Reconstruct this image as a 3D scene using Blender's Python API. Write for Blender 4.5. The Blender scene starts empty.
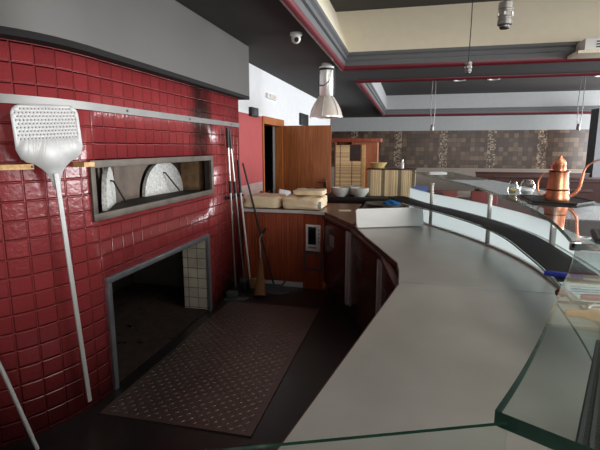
import bpy, bmesh, math, random
from mathutils import Vector, Matrix, Euler, noise
random.seed(7)
SC = bpy.context.scene
COL = SC.collection
PI = math.pi

# ------------------------------------------------------------------ materials
def lin(c):
    return tuple(((v/255)/12.92 if v/255 <= .04045 else ((v/255+.055)/1.055)**2.4) for v in c) + (1,)

def mat(name, rgb, rough=.5, metal=0, spec=.5, var=.12, scale=8, bump=0, bscale=60, stretch=(1,1,1), coat=0, rvar=0, emit=None):
    """plain surface with slight mottling and optional fine bump"""
    m = bpy.data.materials.new(name); m.use_nodes = True
    nt = m.node_tree; N = nt.nodes; L = nt.links
    b = N['Principled BSDF']
    b.inputs['Roughness'].default_value = rough
    b.inputs['Metallic'].default_value = metal
    b.inputs['Specular IOR Level'].default_value = spec
    b.inputs['Coat Weight'].default_value = coat
    c = lin(rgb)
    tc = N.new('ShaderNodeTexCoord'); mp = N.new('ShaderNodeMapping')
    mp.inputs['Scale'].default_value = stretch
    L.new(tc.outputs['Object'], mp.inputs['Vector'])
    nz = N.new('ShaderNodeTexNoise'); nz.inputs['Scale'].default_value = scale; nz.inputs['Detail'].default_value = 5
    L.new(mp.outputs['Vector'], nz.inputs['Vector'])
    rp = N.new('ShaderNodeValToRGB')
    rp.color_ramp.elements[0].position = .3; rp.color_ramp.elements[1].position = .7
    rp.color_ramp.elements[0].color = tuple(v*(1-var) for v in c[:3]) + (1,)
    rp.color_ramp.elements[1].color = tuple(min(1, v*(1+var)) for v in c[:3]) + (1,)
    L.new(nz.outputs['Fac'], rp.inputs['Fac']); L.new(rp.outputs['Color'], b.inputs['Base Color'])
    if rvar:
        mr = N.new('ShaderNodeMapRange'); mr.inputs['To Min'].default_value = max(.02, rough-rvar); mr.inputs['To Max'].default_value = rough+rvar
        L.new(nz.outputs['Fac'], mr.inputs['Value']); L.new(mr.outputs['Result'], b.inputs['Roughness'])
    if bump:
        n2 = N.new('ShaderNodeTexNoise'); n2.inputs['Scale'].default_value = bscale; n2.inputs['Detail'].default_value = 3
        L.new(mp.outputs['Vector'], n2.inputs['Vector'])
        bp = N.new('ShaderNodeBump'); bp.inputs['Strength'].default_value = bump; bp.inputs['Distance'].default_value = .01
        L.new(n2.outputs['Fac'], bp.inputs['Height']); L.new(bp.outputs['Normal'], b.inputs['Normal'])
    if emit:
        b.inputs['Emission Color'].default_value = c; b.inputs['Emission Strength'].default_value = emit
    return m

def wood(name, dark, light, scale=3, stretch=(14, 14, 1), rough=.4, coat=0, spec=.5):
    m = bpy.data.materials.new(name); m.use_nodes = True
    nt = m.node_tree; N = nt.nodes; L = nt.links; b = N['Principled BSDF']
    b.inputs['Roughness'].default_value = rough; b.inputs['Coat Weight'].default_value = coat
    b.inputs['Specular IOR Level'].default_value = spec
    tc = N.new('ShaderNodeTexCoord'); mp = N.new('ShaderNodeMapping'); mp.inputs['Scale'].default_value = stretch
    L.new(tc.outputs['Object'], mp.inputs['Vector'])
    nz = N.new('ShaderNodeTexNoise'); nz.inputs['Scale'].default_value = scale; nz.inputs['Detail'].default_value = 8
    nz.inputs['Distortion'].default_value = .8
    L.new(mp.outputs['Vector'], nz.inputs['Vector'])
    rp = N.new('ShaderNodeValToRGB'); rp.color_ramp.elements[0].position = .35; rp.color_ramp.elements[1].position = .66
    rp.color_ramp.elements[0].color = lin(dark); rp.color_ramp.elements[1].color = lin(light)
    L.new(nz.outputs['Fac'], rp.inputs['Fac']); L.new(rp.outputs['Color'], b.inputs['Base Color'])
    return m

def tiles(name, c1, c2, grout, size, off=(0, 0), rough=.25, mortar=.035, bump=.5, orange=.12, soot=None, dirt=0):
    """square tiles laid on the UV map (metres); optional soot stain at a place"""
    m = bpy.data.materials.new(name); m.use_nodes = True
    nt = m.node_tree; N = nt.nodes; L = nt.links; b = N['Principled BSDF']
    uv = N.new('ShaderNodeUVMap'); mp = N.new('ShaderNodeMapping')
    mp.inputs['Location'].default_value = (-off[0], -off[1], 0)
    L.new(uv.outputs['UV'], mp.inputs['Vector'])
    br = N.new('ShaderNodeTexBrick'); br.offset = 0; br.squash = 1
    br.inputs['Scale'].default_value = 1
    br.inputs['Brick Width'].default_value = size[0]; br.inputs['Row Height'].default_value = size[1]
    br.inputs['Mortar Size'].default_value = mortar*size[0]; br.inputs['Mortar Smooth'].default_value = .9
    br.inputs['Bias'].default_value = 0
    br.inputs['Color1'].default_value = lin(c1); br.inputs['Color2'].default_value = lin(c2); br.inputs['Mortar'].default_value = lin(grout)
    L.new(mp.outputs['Vector'], br.inputs['Vector'])
    src = br.outputs['Color']
    tc = N.new('ShaderNodeTexCoord')
    if dirt:
        n3 = N.new('ShaderNodeTexNoise'); n3.inputs['Scale'].default_value = 3; n3.inputs['Detail'].default_value = 6
        L.new(tc.outputs['Object'], n3.inputs['Vector'])
        r3 = N.new('ShaderNodeMapRange'); r3.inputs['From Min'].default_value = .5; r3.inputs['From Max'].default_value = .8; r3.inputs['To Max'].default_value = dirt
        L.new(n3.outputs['Fac'], r3.inputs['Value'])
        mx = N.new('ShaderNodeMixRGB'); mx.inputs['Color2'].default_value = lin((70, 45, 30))
        L.new(r3.outputs['Result'], mx.inputs['Fac']); L.new(src, mx.inputs['Color1']); src = mx.outputs['Color']
    if soot:
        (u0, v0, ru, rv) = soot
        m2 = N.new('ShaderNodeMapping'); m2.inputs['Location'].default_value = (-u0/ru, -v0/rv, 0); m2.inputs['Scale'].default_value = (1/ru, 1/rv, 0)
        L.new(uv.outputs['UV'], m2.inputs['Vector'])
        n4 = N.new('ShaderNodeTexNoise'); n4.inputs['Scale'].default_value = 4; n4.inputs['Detail'].default_value = 5
        L.new(tc.outputs['Object'], n4.inputs['Vector'])
        ln = N.new('ShaderNodeVectorMath'); ln.operation = 'LENGTH'; L.new(m2.outputs['Vector'], ln.inputs[0])
        ad = N.new('ShaderNodeMath'); ad.operation = 'ADD'; L.new(ln.outputs['Value'], ad.inputs[0])
        sb = N.new('ShaderNodeMath'); sb.operation = 'MULTIPLY_ADD'; sb.inputs[1].default_value = 1.2; sb.inputs[2].default_value = -.6
        L.new(n4.outputs['Fac'], sb.inputs[0]); L.new(sb.outputs[0], ad.inputs[1])
        r4 = N.new('ShaderNodeMapRange'); r4.inputs['From Min'].default_value = .35; r4.inputs['From Max'].default_value = 1.1
        r4.inputs['To Min'].default_value = .92; r4.inputs['To Max'].default_value = 0
        L.new(ad.outputs[0], r4.inputs['Value'])
        mx = N.new('ShaderNodeMixRGB'); mx.inputs['Color2'].default_value = lin((38, 28, 27))
        L.new(r4.outputs['Result'], mx.inputs['Fac']); L.new(src, mx.inputs['Color1']); src = mx.outputs['Color']
    L.new(src, b.inputs['Base Color'])
    b.inputs['Roughness'].default_value = rough
    inv = N.new('ShaderNodeMath'); inv.operation = 'SUBTRACT'; inv.inputs[0].default_value = 1
    L.new(br.outputs['Fac'], inv.inputs[1])
    n2 = N.new('ShaderNodeTexNoise'); n2.inputs['Scale'].default_value = 45; n2.inputs['Detail'].default_value = 2
    L.new(tc.outputs['Object'], n2.inputs['Vector'])
    ma = N.new('ShaderNodeMath'); ma.operation = 'MULTIPLY_ADD'; ma.inputs[1].default_value = orange
    L.new(n2.outputs['Fac'], ma.inputs[0]); L.new(inv.outputs[0], ma.inputs[2])
    bp = N.new('ShaderNodeBump'); bp.inputs['Strength'].default_value = bump; bp.inputs['Distance'].default_value = .01
    L.new(ma.outputs[0], bp.inputs['Height']); L.new(bp.outputs['Normal'], b.inputs['Normal'])
    return m

def mosaic(name):
    m = bpy.data.materials.new(name); m.use_nodes = True
    nt = m.node_tree; N = nt.nodes; L = nt.links; b = N['Principled BSDF']
    uv = N.new('ShaderNodeUVMap')
    def cells(s):
        v = N.new('ShaderNodeVectorMath'); v.operation = 'DIVIDE'; v.inputs[1].default_value = (s, s, 1)
        L.new(uv.outputs['UV'], v.inputs[0])
        f = N.new('ShaderNodeVectorMath'); f.operation = 'FLOOR'; L.new(v.outputs[0], f.inputs[0])
        w = N.new('ShaderNodeTexWhiteNoise'); w.noise_dimensions = '2D'; L.new(f.outputs[0], w.inputs['Vector'])
        return w.outputs['Value']
    big = cells(.16); small = cells(.045)
    r1 = N.new('ShaderNodeValToRGB'); e = r1.color_ramp.elements
    e[0].color = lin((64, 49, 39)); e[1].color = lin((112, 92, 74)); e[0].position = .1
    k = r1.color_ramp.elements.new(.62); k.color = lin((84, 64, 51))
    L.new(big, r1.inputs['Fac'])
    r2 = N.new('ShaderNodeValToRGB'); e = r2.color_ramp.elements
    e[0].color = lin((70, 55, 44)); e[1].color = lin((210, 188, 160)); e[0].position = .45
    L.new(small, r2.inputs['Fac'])
    # vertical bands of fine glitter mosaic every 1.35 m
    sx = N.new('ShaderNodeSeparateXYZ'); L.new(uv.outputs['UV'], sx.inputs[0])
    md = N.new('ShaderNodeMath'); md.operation = 'PINGPONG'; md.inputs[1].default_value = .82; L.new(sx.outputs[0], md.inputs[0])
    lt = N.new('ShaderNodeMath'); lt.operation = 'LESS_THAN'; lt.inputs[1].default_value = .14; L.new(md.outputs[0], lt.inputs[0])
    hf = N.new('ShaderNodeMath'); hf.operation = 'MULTIPLY'; hf.inputs[1].default_value = .6; L.new(lt.outputs[0], hf.inputs[0])
    mx = N.new('ShaderNodeMixRGB'); L.new(hf.outputs[0], mx.inputs['Fac']); L.new(r1.outputs[0], mx.inputs['Color1']); L.new(r2.outputs[0], mx.inputs['Color2'])
    br = N.new('ShaderNodeTexBrick'); br.offset = 0; br.inputs['Scale'].default_value = 1
    br.inputs['Brick Width'].default_value = .16; br.inputs['Row Height'].default_value = .16; br.inputs['Mortar Size'].default_value = .007
    br.inputs['Color1'].default_value = (1, 1, 1, 1); br.inputs['Color2'].default_value = (1, 1, 1, 1); br.inputs['Mortar'].default_value = (.55, .52, .5, 1)
    L.new(uv.outputs['UV'], br.inputs['Vector'])
    ml = N.new('ShaderNodeMixRGB'); ml.blend_type = 'MULTIPLY'; ml.inputs['Fac'].default_value = 1
    L.new(mx.outputs[0], ml.inputs['Color1']); L.new(br.outputs['Color'], ml.inputs['Color2'])
    L.new(ml.outputs[0], b.inputs['Base Color']); b.inputs['Roughness'].default_value = .35
    return m

def glassy(name, tint, ior=1.45, rough=.0, boost=1.0):
    """clear sheet glass: tinted see-through plus mirror reflection by angle"""
    m = bpy.data.materials.new(name); m.use_nodes = True
    nt = m.node_tree; N = nt.nodes; L = nt.links
    N.remove(N['Principled BSDF'])
    out = N['Material Output']
    tr = N.new('ShaderNodeBsdfTransparent'); tr.inputs[0].default_value = tint + (1,)
    gl = N.new('ShaderNodeBsdfGlossy'); gl.inputs['Roughness'].default_value = rough; gl.inputs[0].default_value = (boost, boost, boost, 1)
    f0 = ((ior-1)/(ior+1))**2
    lw = N.new('ShaderNodeLayerWeight'); lw.inputs['Blend'].default_value = .5
    pw_ = N.new('ShaderNodeMath'); pw_.operation = 'POWER'; pw_.inputs[1].default_value = 5; L.new(lw.outputs['Facing'], pw_.inputs[0])
    fr = N.new('ShaderNodeMath'); fr.operation = 'MULTIPLY_ADD'; fr.inputs[1].default_value = 1-f0; fr.inputs[2].default_value = f0; L.new(pw_.outputs[0], fr.inputs[0])
    mx = N.new('ShaderNodeMixShader'); L.new(fr.outputs[0], mx.inputs[0]); L.new(tr.outputs[0], mx.inputs[1]); L.new(gl.outputs[0], mx.inputs[2])
    L.new(mx.outputs[0], out.inputs['Surface'])
    return m

def frosted(name, rgb):
    m = bpy.data.materials.new(name); m.use_nodes = True
    nt = m.node_tree; N = nt.nodes; L = nt.links; b = N['Principled BSDF']; out = N['Material Output']
    b.inputs['Base Color'].default_value = lin(rgb); b.inputs['Roughness'].default_value = .2
    t = N.new('ShaderNodeBsdfTranslucent'); t.inputs[0].default_value = lin(rgb)
    mx = N.new('ShaderNodeMixShader'); mx.inputs[0].default_value = .6
    L.new(b.outputs[0], mx.inputs[1]); L.new(t.outputs[0], mx.inputs[2]); L.new(mx.outputs[0], out.inputs['Surface'])
    return m

def slat_pattern(name, base, dark, axis, pitch, thread_axis, threads, tw):
    """bamboo sticks along one axis tied by dark threads"""
    m = bpy.data.materials.new(name); m.use_nodes = True
    nt = m.node_tree; N = nt.nodes; L = nt.links; b = N['Principled BSDF']; b.inputs['Roughness'].default_value = .55
    tc = N.new('ShaderNodeTexCoord'); sp = N.new('ShaderNodeSeparateXYZ'); L.new(tc.outputs['Object'], sp.inputs[0])
    a = sp.outputs[axis]
    wv = N.new('ShaderNodeMath'); wv.operation = 'PINGPONG'; wv.inputs[1].default_value = pitch/2; L.new(a, wv.inputs[0])
    gap = N.new('ShaderNodeMath'); gap.operation = 'LESS_THAN'; gap.inputs[1].default_value = pitch*.09; L.new(wv.outputs[0], gap.inputs[0])
    dv = N.new('ShaderNodeMath'); dv.operation = 'DIVIDE'; dv.inputs[1].default_value = pitch; L.new(a, dv.inputs[0])
    fl = N.new('ShaderNodeMath'); fl.operation = 'FLOOR'; L.new(dv.outputs[0], fl.inputs[0])
    wn = N.new('ShaderNodeTexWhiteNoise'); wn.noise_dimensions = '1D'; L.new(fl.outputs[0], wn.inputs['W'])
    rp = N.new('ShaderNodeValToRGB'); rp.color_ramp.elements[0].color = lin(tuple(v*.84 for v in base)); rp.color_ramp.elements[1].color = lin(tuple(min(255, v*1.12) for v in base))
    L.new(wn.outputs['Value'], rp.inputs['Fac'])
    cur = rp.outputs[0]
    mx = N.new('ShaderNodeMixRGB'); mx.inputs['Color2'].default_value = lin(dark); L.new(gap.outputs[0], mx.inputs['Fac']); L.new(cur, mx.inputs['Color1']); cur = mx.outputs[0]
    for t in threads:
        s = N.new('ShaderNodeMath'); s.operation = 'SUBTRACT'; s.inputs[1].default_value = t; L.new(sp.outputs[thread_axis], s.inputs[0])
        ab = N.new('ShaderNodeMath'); ab.operation = 'ABSOLUTE'; L.new(s.outputs[0], ab.inputs[0])
        lt = N.new('ShaderNodeMath'); lt.operation = 'LESS_THAN'; lt.inputs[1].default_value = tw; L.new(ab.outputs[0], lt.inputs[0])
        n = N.new('ShaderNodeTexChecker'); n.inputs['Scale'].default_value = 75; n.inputs['Color1'].default_value = (1, 1, 1, 1); n.inputs['Color2'].default_value = (.25, .25, .25, 1)
        L.new(tc.outputs['Object'], n.inputs['Vector'])
        ck = N.new('ShaderNodeMath'); ck.operation = 'MULTIPLY_ADD'; ck.inputs[1].default_value = .45; ck.inputs[2].default_value = .5; L.new(n.outputs['Fac'], ck.inputs[0])
        mu = N.new('ShaderNodeMath'); mu.operation = 'MULTIPLY'; L.new(lt.outputs[0], mu.inputs[0]); L.new(ck.outputs[0], mu.inputs[1])
        mx = N.new('ShaderNodeMixRGB'); mx.inputs['Color2'].default_value = lin((40, 30, 24)); L.new(mu.outputs[0], mx.inputs['Fac']); L.new(cur, mx.inputs['Color1']); cur = mx.outputs[0]
    L.new(cur, b.inputs['Base Color'])
    return m

M = {}
M['tile'] = tiles('red_tile', (146, 56, 59), (134, 50, 53), (140, 56, 58), (.114, .1), off=(.0, .02), rough=.2, mortar=.075, bump=1.0, orange=.22, soot=(1.62, 1.84, .25, .6))
M['jamb_tile'] = tiles('white_tile', (205, 196, 180), (192, 182, 166), (78, 60, 48), (.1, .1), off=(.04, .03), rough=.35, mortar=.05, dirt=.6)
M['mosaic'] = mosaic('brown_mosaic')
M['white'] = mat('white_paint', (222, 224, 226), .8, var=.03)
M['red_paint'] = mat('red_paint', (168, 66, 68), .55, var=.05)
M['cream'] = mat('cream_paint', (244, 234, 210), .8, var=.02)
M['dark_ceiling'] = mat('charcoal_paint', (70, 68, 67), .85, var=.05, spec=.3)
M['grey_ceiling'] = mat('grey_paint', (100, 102, 104), .7, var=.04)
M['recess_grey'] = mat('pale_grey_paint', (170, 172, 172), .8, var=.03)
M['crown_red'] = mat('crimson_paint', (106, 30, 42), .4, var=.06)
M['beige_wall'] = mat('greige_paint', (170, 158, 146), .8, var=.04)
M['floor'] = mat('black_floor', (40, 37, 37), .32, var=.3, scale=3, rvar=.08, bump=.05)
M['hall_floor'] = mat('hall_floor', (120, 96, 80), .35, var=.15, scale=2)
M['hood'] = mat('grey_hood_enamel', (90, 88, 86), .42, var=.05, scale=2, rvar=.05)
M['black'] = mat('black_plastic', (20, 20, 21), .55, var=.1)
M['rubber'] = mat('black_rubber', (14, 14, 15), .7, var=.15, scale=40, bump=.3, bscale=200)
M['steel'] = mat('stainless_steel', (176, 173, 168), .36, 1, var=.08, scale=1.6, rvar=.08)
M['worktop'] = mat('brushed_worktop_steel', (178, 174, 168), .36, .4, var=.13, scale=2.6, rvar=.07, bump=.02, bscale=12)
M['zinc'] = mat('zinc_angle', (168, 174, 182), .38, .8, var=.14, scale=10)
M['alu'] = mat('aluminium', (206, 206, 205), .6, .3, var=.05, scale=9)
M['rail'] = mat('rail_steel', (128, 127, 125), .45, .8, var=.08, scale=5)
M['chrome'] = mat('chrome', (225, 225, 225), .14, 1, var=.03)
M['sooty'] = mat('sooty_metal', (98, 90, 82), .55, .45, var=.4, scale=6, rvar=.12)
M['soot_black'] = mat('soot_lining', (48, 42, 38), .85, var=.4, scale=5)
M['vault'] = mat('scorched_vault', (104, 90, 78), .6, .2, var=.4, scale=4)
M['fire_brick'] = mat('scorched_brick', (138, 108, 78), .8, var=.35, scale=14, bump=.4)
M['stone'] = mat('speckled_stone', (214, 214, 210), .8, var=.3, scale=55, bump=.6, bscale=70)
M['cavity'] = mat('cavity_render', (74, 67, 59), .95, var=.3, scale=4, bump=.3)
M['ash'] = mat('ash_dirt', (46, 33, 26), .95, var=.5, scale=12, bump=.8, bscale=30)
M['plate'] = mat('chequer_plate', (112, 98, 93), .42, .6, var=.14, scale=2.5, rvar=.07)
M['door_wood'] = wood('door_veneer', (138, 78, 42), (176, 106, 60), 2.2, (16, 16, .9), .4)
M['jamb_wood'] = wood('door_casing', (150, 84, 38), (186, 112, 56), 2, (14, 14, 1), .4)
M['slat_wood'] = wood('counter_veneer', (128, 56, 32), (160, 76, 44), 2, (22, 22, .8), .42)
M['dark_wood'] = wood('dark_red_wood', (46, 17, 12), (72, 27, 19), 3, (2, 16, 16), .35)
M['brown_top'] = wood('brown_counter_top', (104, 74, 58), (134, 104, 84), 2.5, (3, 9, 9), .35)
M['pale_wood'] = wood('pale_wood', (196, 150, 92), (224, 184, 126), 4, (3, 12, 12), .5)
M['cab_wood'] = wood('cabinet_veneer', (150, 82, 52), (178, 106, 70), 2.4, (12, 12, 1), .4)
M['fridge'] = mat('dark_brown_laminate', (64, 38, 36), .24, var=.1, scale=3)
M['fridge_edge'] = mat('dark_brown_edge', (72, 40, 36), .4, var=.1)
M['kick'] = mat('kick_plate', (52, 36, 32), .5, var=.2)
M['sack'] = mat('sack_paper', (230, 212, 178), .85, var=.07, scale=5, bump=.35, bscale=14)
M['print'] = mat('sack_print', (150, 160, 162), .8, var=.3, scale=20)
M['milky'] = frosted('frosted_glass', (240, 246, 246))
M['glass'] = glassy('clear_glass', (.93, .965, .95), 1.45)
M['glass_green'] = mat('green_glass_edge', (26, 62, 50), .08, var=.45, scale=14, spec=.8)
M['glass_light_edge'] = mat('pale_glass_edge', (140, 178, 164), .12, var=.35, scale=30, spec=.8)
M['panel_glass'] = glassy('thin_clear_glass', (.95, .975, .965), 1.3)
M['jar_glass'] = glassy('jar_glass', (.93, .95, .95), 1.5)
M['copper'] = mat('hammered_copper', (222, 148, 114), .34, .8, var=.14, scale=16, bump=.1, bscale=90, rvar=.06)
M['copper_dark'] = mat('tarnished_copper', (120, 66, 46), .4, .8, var=.2, scale=20)
M['white_plastic'] = mat('white_board_plastic', (246, 248, 248), .4, var=.02)
M['cam_white'] = mat('white_plastic', (228, 228, 224), .4, var=.02)
M['screen'] = mat('display_black', (16, 18, 20), .15, var=.1)
M['button'] = mat('button_grey', (150, 152, 156), .4)
M['china'] = mat('grey_china', (196, 198, 192), .2, var=.03)
M['blue'] = mat('blue_cloth', (24, 110, 176), .7, var=.12)
M['blue_pen'] = mat('blue_plastic', (30, 46, 140), .35)
M['red_handle'] = mat('red_plastic', (176, 70, 76), .4)
M['straw'] = mat('straw', (206, 180, 118), .8, var=.2, scale=60, bump=.5)
M['bristle'] = mat('broom_straw', (112, 78, 46), .9, var=.3, scale=70, stretch=(6, 6, 1), bump=.5)
M['grey_plastic'] = mat('dark_grey_plastic', (74, 76, 80), .5)
M['sponge'] = mat('tan_block', (168, 132, 92), .8)
M['backsplash'] = mat('grey_splash_stone', (176, 150, 146), .3, var=.15, scale=16)
M['red_seat'] = mat('red_upholstery', (112, 38, 36), .55, var=.1)
M['lamp_shell'] = mat('lamp_reflector', (232, 230, 226), .3, .4, var=.05)
M['lamp_mesh'] = mat('prismatic_acrylic', (224, 214, 202), .3, var=.06, scale=30, spec=.7)
M['socket_metal'] = mat('weathered_socket', (128, 126, 124), .4, .7, var=.3, scale=30)
M['pillar'] = mat('grey_pillar', (112, 114, 118), .7, var=.05)
M['carton'] = mat('white_carton', (222, 228, 234), .6, var=.08, scale=20)
M['carton_blue'] = mat('carton_blue', (96, 120, 176), .6, var=.2)
M['dark_room'] = mat('dark_room', (22, 20, 20), .9)
M['grey_cloth'] = mat('grey_tray', (100, 94, 86), .5, var=.2)
M['bamboo_v'] = slat_pattern('bamboo_upright', (250, 214, 168), (92, 62, 36), 0, .012, 0, (-.31, -.115, .105, .29), .024)
M['bamboo_h'] = slat_pattern('bamboo_blind', (242, 200, 150), (96, 60, 34), 2, .018, 0, (-.26, -.06, .1), .008)
M['mat_ridged'] = mat('ridged_bar_mat', (30, 31, 34), .5, var=.12, scale=30)

# ------------------------------------------------------------------ mesh helpers
def NB(): return bmesh.new()

def box(bm, c, s, rot=None, mi=0, bev=0):
    r = bmesh.ops.create_cube(bm, size=1)
    mt = Matrix.Translation(c) @ (Euler(rot).to_matrix().to_4x4() if rot else Matrix()) @ Matrix.Diagonal((s[0], s[1], s[2], 1))
    bmesh.ops.transform(bm, matrix=mt, verts=r['verts'])
    fs = {f for v in r['verts'] for f in v.link_faces}
    for f in fs: f.material_index = mi
    if bev:
        es = {e for v in r['verts'] for e in v.link_edges}
        bmesh.ops.bevel(bm, geom=list(es), offset=bev, segments=2, affect='EDGES', profile=.6)

def b2(bm, lo, hi, mi=0, bev=0):
    box(bm, [(a+b)/2 for a, b in zip(lo, hi)], [b-a for a, b in zip(lo, hi)], None, mi, bev)

def prism(bm, poly, z0, z1, mi=0, side_mi=None):
    """vertical extrusion of a counter-clockwise polygon"""
    lo = [bm.verts.new((x, y, z0)) for x, y in poly]; hi = [bm.verts.new((x, y, z1)) for x, y in poly]
    f = bm.faces.new(list(reversed(lo))); f.material_index = mi
    f = bm.faces.new(hi); f.material_index = mi
    n = len(poly)
    for i in range(n):
        f = bm.faces.new((lo[i], lo[(i+1) % n], hi[(i+1) % n], hi[i])); f.material_index = mi if side_mi is None else side_mi

def ccw(poly):
    a = sum(poly[i][0]*poly[(i+1) % len(poly)][1]-poly[(i+1) % len(poly)][0]*poly[i][1] for i in range(len(poly)))
    return poly if a > 0 else list(reversed(poly))

def tube(bm, pts, r, seg=10, cap=True, mi=0):
    pts = [Vector(p) for p in pts]
    rs = r if isinstance(r, (list, tuple)) else [r]*len(pts)
    rings = []; up = None
    for i, p in enumerate(pts):
        t = (pts[min(i+1, len(pts)-1)]-pts[max(i-1, 0)]).normalized()
        if up is None:
            up = t.orthogonal().normalized()
        else:
            up = (up-t*up.dot(t)).normalized()
        w = t.cross(up)
        rings.append([bm.verts.new(p+(up*math.cos(a)+w*math.sin(a))*rs[i]) for a in (2*PI*k/seg for k in range(seg))])
    for a, b in zip(rings, rings[1:]):
        for k in range(seg):
            f = bm.faces.new((a[k], a[(k+1) % seg], b[(k+1) % seg], b[k])); f.smooth = True; f.material_index = mi
    if cap:
        bm.faces.new(list(reversed(rings[0]))).material_index = mi; bm.faces.new(rings[-1]).material_index = mi

def lathe(bm, prof, seg=28, c=(0, 0, 0), mi=0, smooth=True):
    rings = []
    for r, z in prof:
        if r < 1e-5: rings.append([bm.verts.new((c[0], c[1], c[2]+z))])
        else: rings.append([bm.verts.new((c[0]+r*math.cos(2*PI*k/seg), c[1]+r*math.sin(2*PI*k/seg), c[2]+z)) for k in range(seg)])
    for a, b in zip(rings, rings[1:]):
        if len(a) == 1 and len(b) == 1: continue
        for k in range(seg):
            j = (k+1) % seg
            if len(a) == 1: f = bm.faces.new((a[0], b[j], b[k]))
            elif len(b) == 1: f = bm.faces.new((a[k], a[j], b[0]))
            else: f = bm.faces.new((a[k], a[j], b[j], b[k]))
            f.smooth = smooth; f.material_index = mi

def bez(p0, p1, p2, p3, n=12):
    p0, p1, p2, p3 = map(Vector, (p0, p1, p2, p3))
    return [p0*(1-t)**3+p1*3*t*(1-t)**2+p2*3*t*t*(1-t)+p3*t**3 for t in (i/n for i in range(n+1))]

def smooth_path(pts, n=8):
    out = []; P = [Vector(p) for p in pts]
    for i in range(len(P)-1):
        a, b = P[max(i-1, 0)], P[i]; c, d = P[i+1], P[min(i+2, len(P)-1)]
        for k in range(n):
            t = k/n
            out.append(.5*((2*b)+(c-a)*t+(2*a-5*b+4*c-d)*t*t+(3*b-a-3*c+d)*t**3))
    out.append(P[-1]); return out

def offset_path(pts, d):
    """2-D polyline moved d to its right-hand side"""
    out = []
    for i, p in enumerate(pts):
        a = Vector(pts[max(i-1, 0)][:2]); b = Vector(pts[min(i+1, len(pts)-1)][:2])
        t = (b-a).normalized(); n = Vector((t.y, -t.x))
        out.append((p[0]+n.x*d, p[1]+n.y*d))
    return out

def link(name, bm, mats, parent=None, origin=(0, 0, 0), recalc=True):
    if recalc: bmesh.ops.recalc_face_normals(bm, faces=bm.faces[:])
    if origin != (0, 0, 0): bmesh.ops.translate(bm, verts=bm.verts[:], vec=-Vector(origin))
    me = bpy.data.meshes.new(name); bm.to_mesh(me); bm.free()
    me.set_sharp_from_angle(angle=math.radians(42))
    for m in (mats if isinstance(mats, list) else [mats]): me.materials.append(m)
    o = bpy.data.objects.new(name, me); COL.objects.link(o)
    o.location = origin if parent is None else (0, 0, 0)
    if parent is not None: o.parent = parent
    return o

def struct(name, bm, mats, parent=None, label=None, recalc=True):
    o = link(name, bm, mats, parent, recalc=recalc)
    if parent is None: o['kind'] = 'structure'
    if label: o['label'] = label
    return o

def tag(o, label, cat, group=None, kind=None):
    o['label'] = label; o['category'] = cat
    if group: o['group'] = group
    if kind: o['kind'] = kind
    return o

def thing(name, label, cat, loc=(0, 0, 0), rz=0, group=None):
    o = bpy.data.objects.new(name, None); COL.objects.link(o)
    o.location = loc; o.rotation_euler = (0, 0, rz); o.empty_display_size = .1
    return tag(o, label, cat, group)

def part(name, bm, mats, parent, world=True, label=None):
    """mesh of a part; 'world' meshes are given in room coordinates and moved into the thing's own"""
    root = parent
    while root.parent: root = root.parent
    org = tuple(root.location) if world else (0, 0, 0)
    bmesh.ops.recalc_face_normals(bm, faces=bm.faces[:])
    if world and org != (0, 0, 0): bmesh.ops.translate(bm, verts=bm.verts[:], vec=-Vector(org))
    o = link(name, bm, mats, parent)
    if label: o['label'] = label
    return o

def copy_tree(o, parent=None):
    c = o.copy(); COL.objects.link(c)
    if parent: c.parent = parent
    for ch in [k for k in bpy.data.objects if k.parent == o]: copy_tree(ch, c)
    return c

def uv_planar(o, fu, fv):
    me = o.data; uv = me.uv_layers.new(name='UVMap')
    for l in me.loops:
        co = me.vertices[l.vertex_index].co
        uv.data[l.index].uv = (fu(co), fv(co))

# ------------------------------------------------------------------ room shell
CZ = 2.7
bm = NB(); b2(bm, (-4, -4.6, -.1), (9.2, 18, 0)); struct('floor', bm, M['floor'])
# hall floor beyond the bar
# outline of the tiled oven front, seen from above (far end -> near end, curving away)
FRONT = [(-1.85, 4.85), (-1.85, 2.35), (-1.865, 2.2), (-1.895, 2.08), (-1.94, 1.96), (-2.0, 1.855), (-2.08, 1.755), (-2.19, 1.65), (-2.35, 1.54), (-2.6, 1.43), (-3.0, 1.33), (-3.5, 1.27)]
bm = NB(); uvl = bm.loops.layers.uv.new('UVMap')
u = 0; us = [0.0]
# dense columns along the straight, cut at the openings
ys = sorted({4.85, 4.1, 3.95, 2.43, 2.34, 2.35}, reverse=True)
path = [(-1.85, y) for y in (4.85, 4.1, 3.93, 2.44, 2.35)] + FRONT[2:]
fine = smooth_path([p + (0,) for p in path[4:]], 4)
path = path[:4] + [(p.x, p.y) for p in fine]
U = [0.0]
for a, b in zip(path, path[1:]): U.append(U[-1]+math.hypot(a[0]-b[0], a[1]-b[1]))
U = [v - (4.85-2.279) for v in U]            # a grout line falls on y = 2.279
zs = [0, .76, 1.15, 1.52, 2.16]
def hole(a, z0):
    ym = (path[a][1]+path[a+1][1])/2
    if ym > 2.35 and ym < 4.1 and abs(z0-1.15) < .01: return True
    if 2.44 < ym < 3.93 and z0 < .5: return True
    return False
vs = {}
for i, p in enumerate(path):
    for j, z in enumerate(zs): vs[i, j] = bm.verts.new((p[0], p[1], z))
for i in range(len(path)-1):
    for j in range(len(zs)-1):
        if hole(i, zs[j]): continue
        f = bm.faces.new((vs[i, j+1], vs[i+1, j+1], vs[i+1, j], vs[i, j]))
        f.smooth = False
        for l, (a, b) in zip(f.loops, ((i, j+1), (i+1, j+1), (i+1, j), (i, j))): l[uvl].uv = (-U[a]+.0, zs[b])
wall_oven = struct('wall_oven_front', bm, M['tile'], recalc=False)
sm = wall_oven.modifiers.new('thick', 'SOLIDIFY'); sm.thickness = .06; sm.offset = -1
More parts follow.
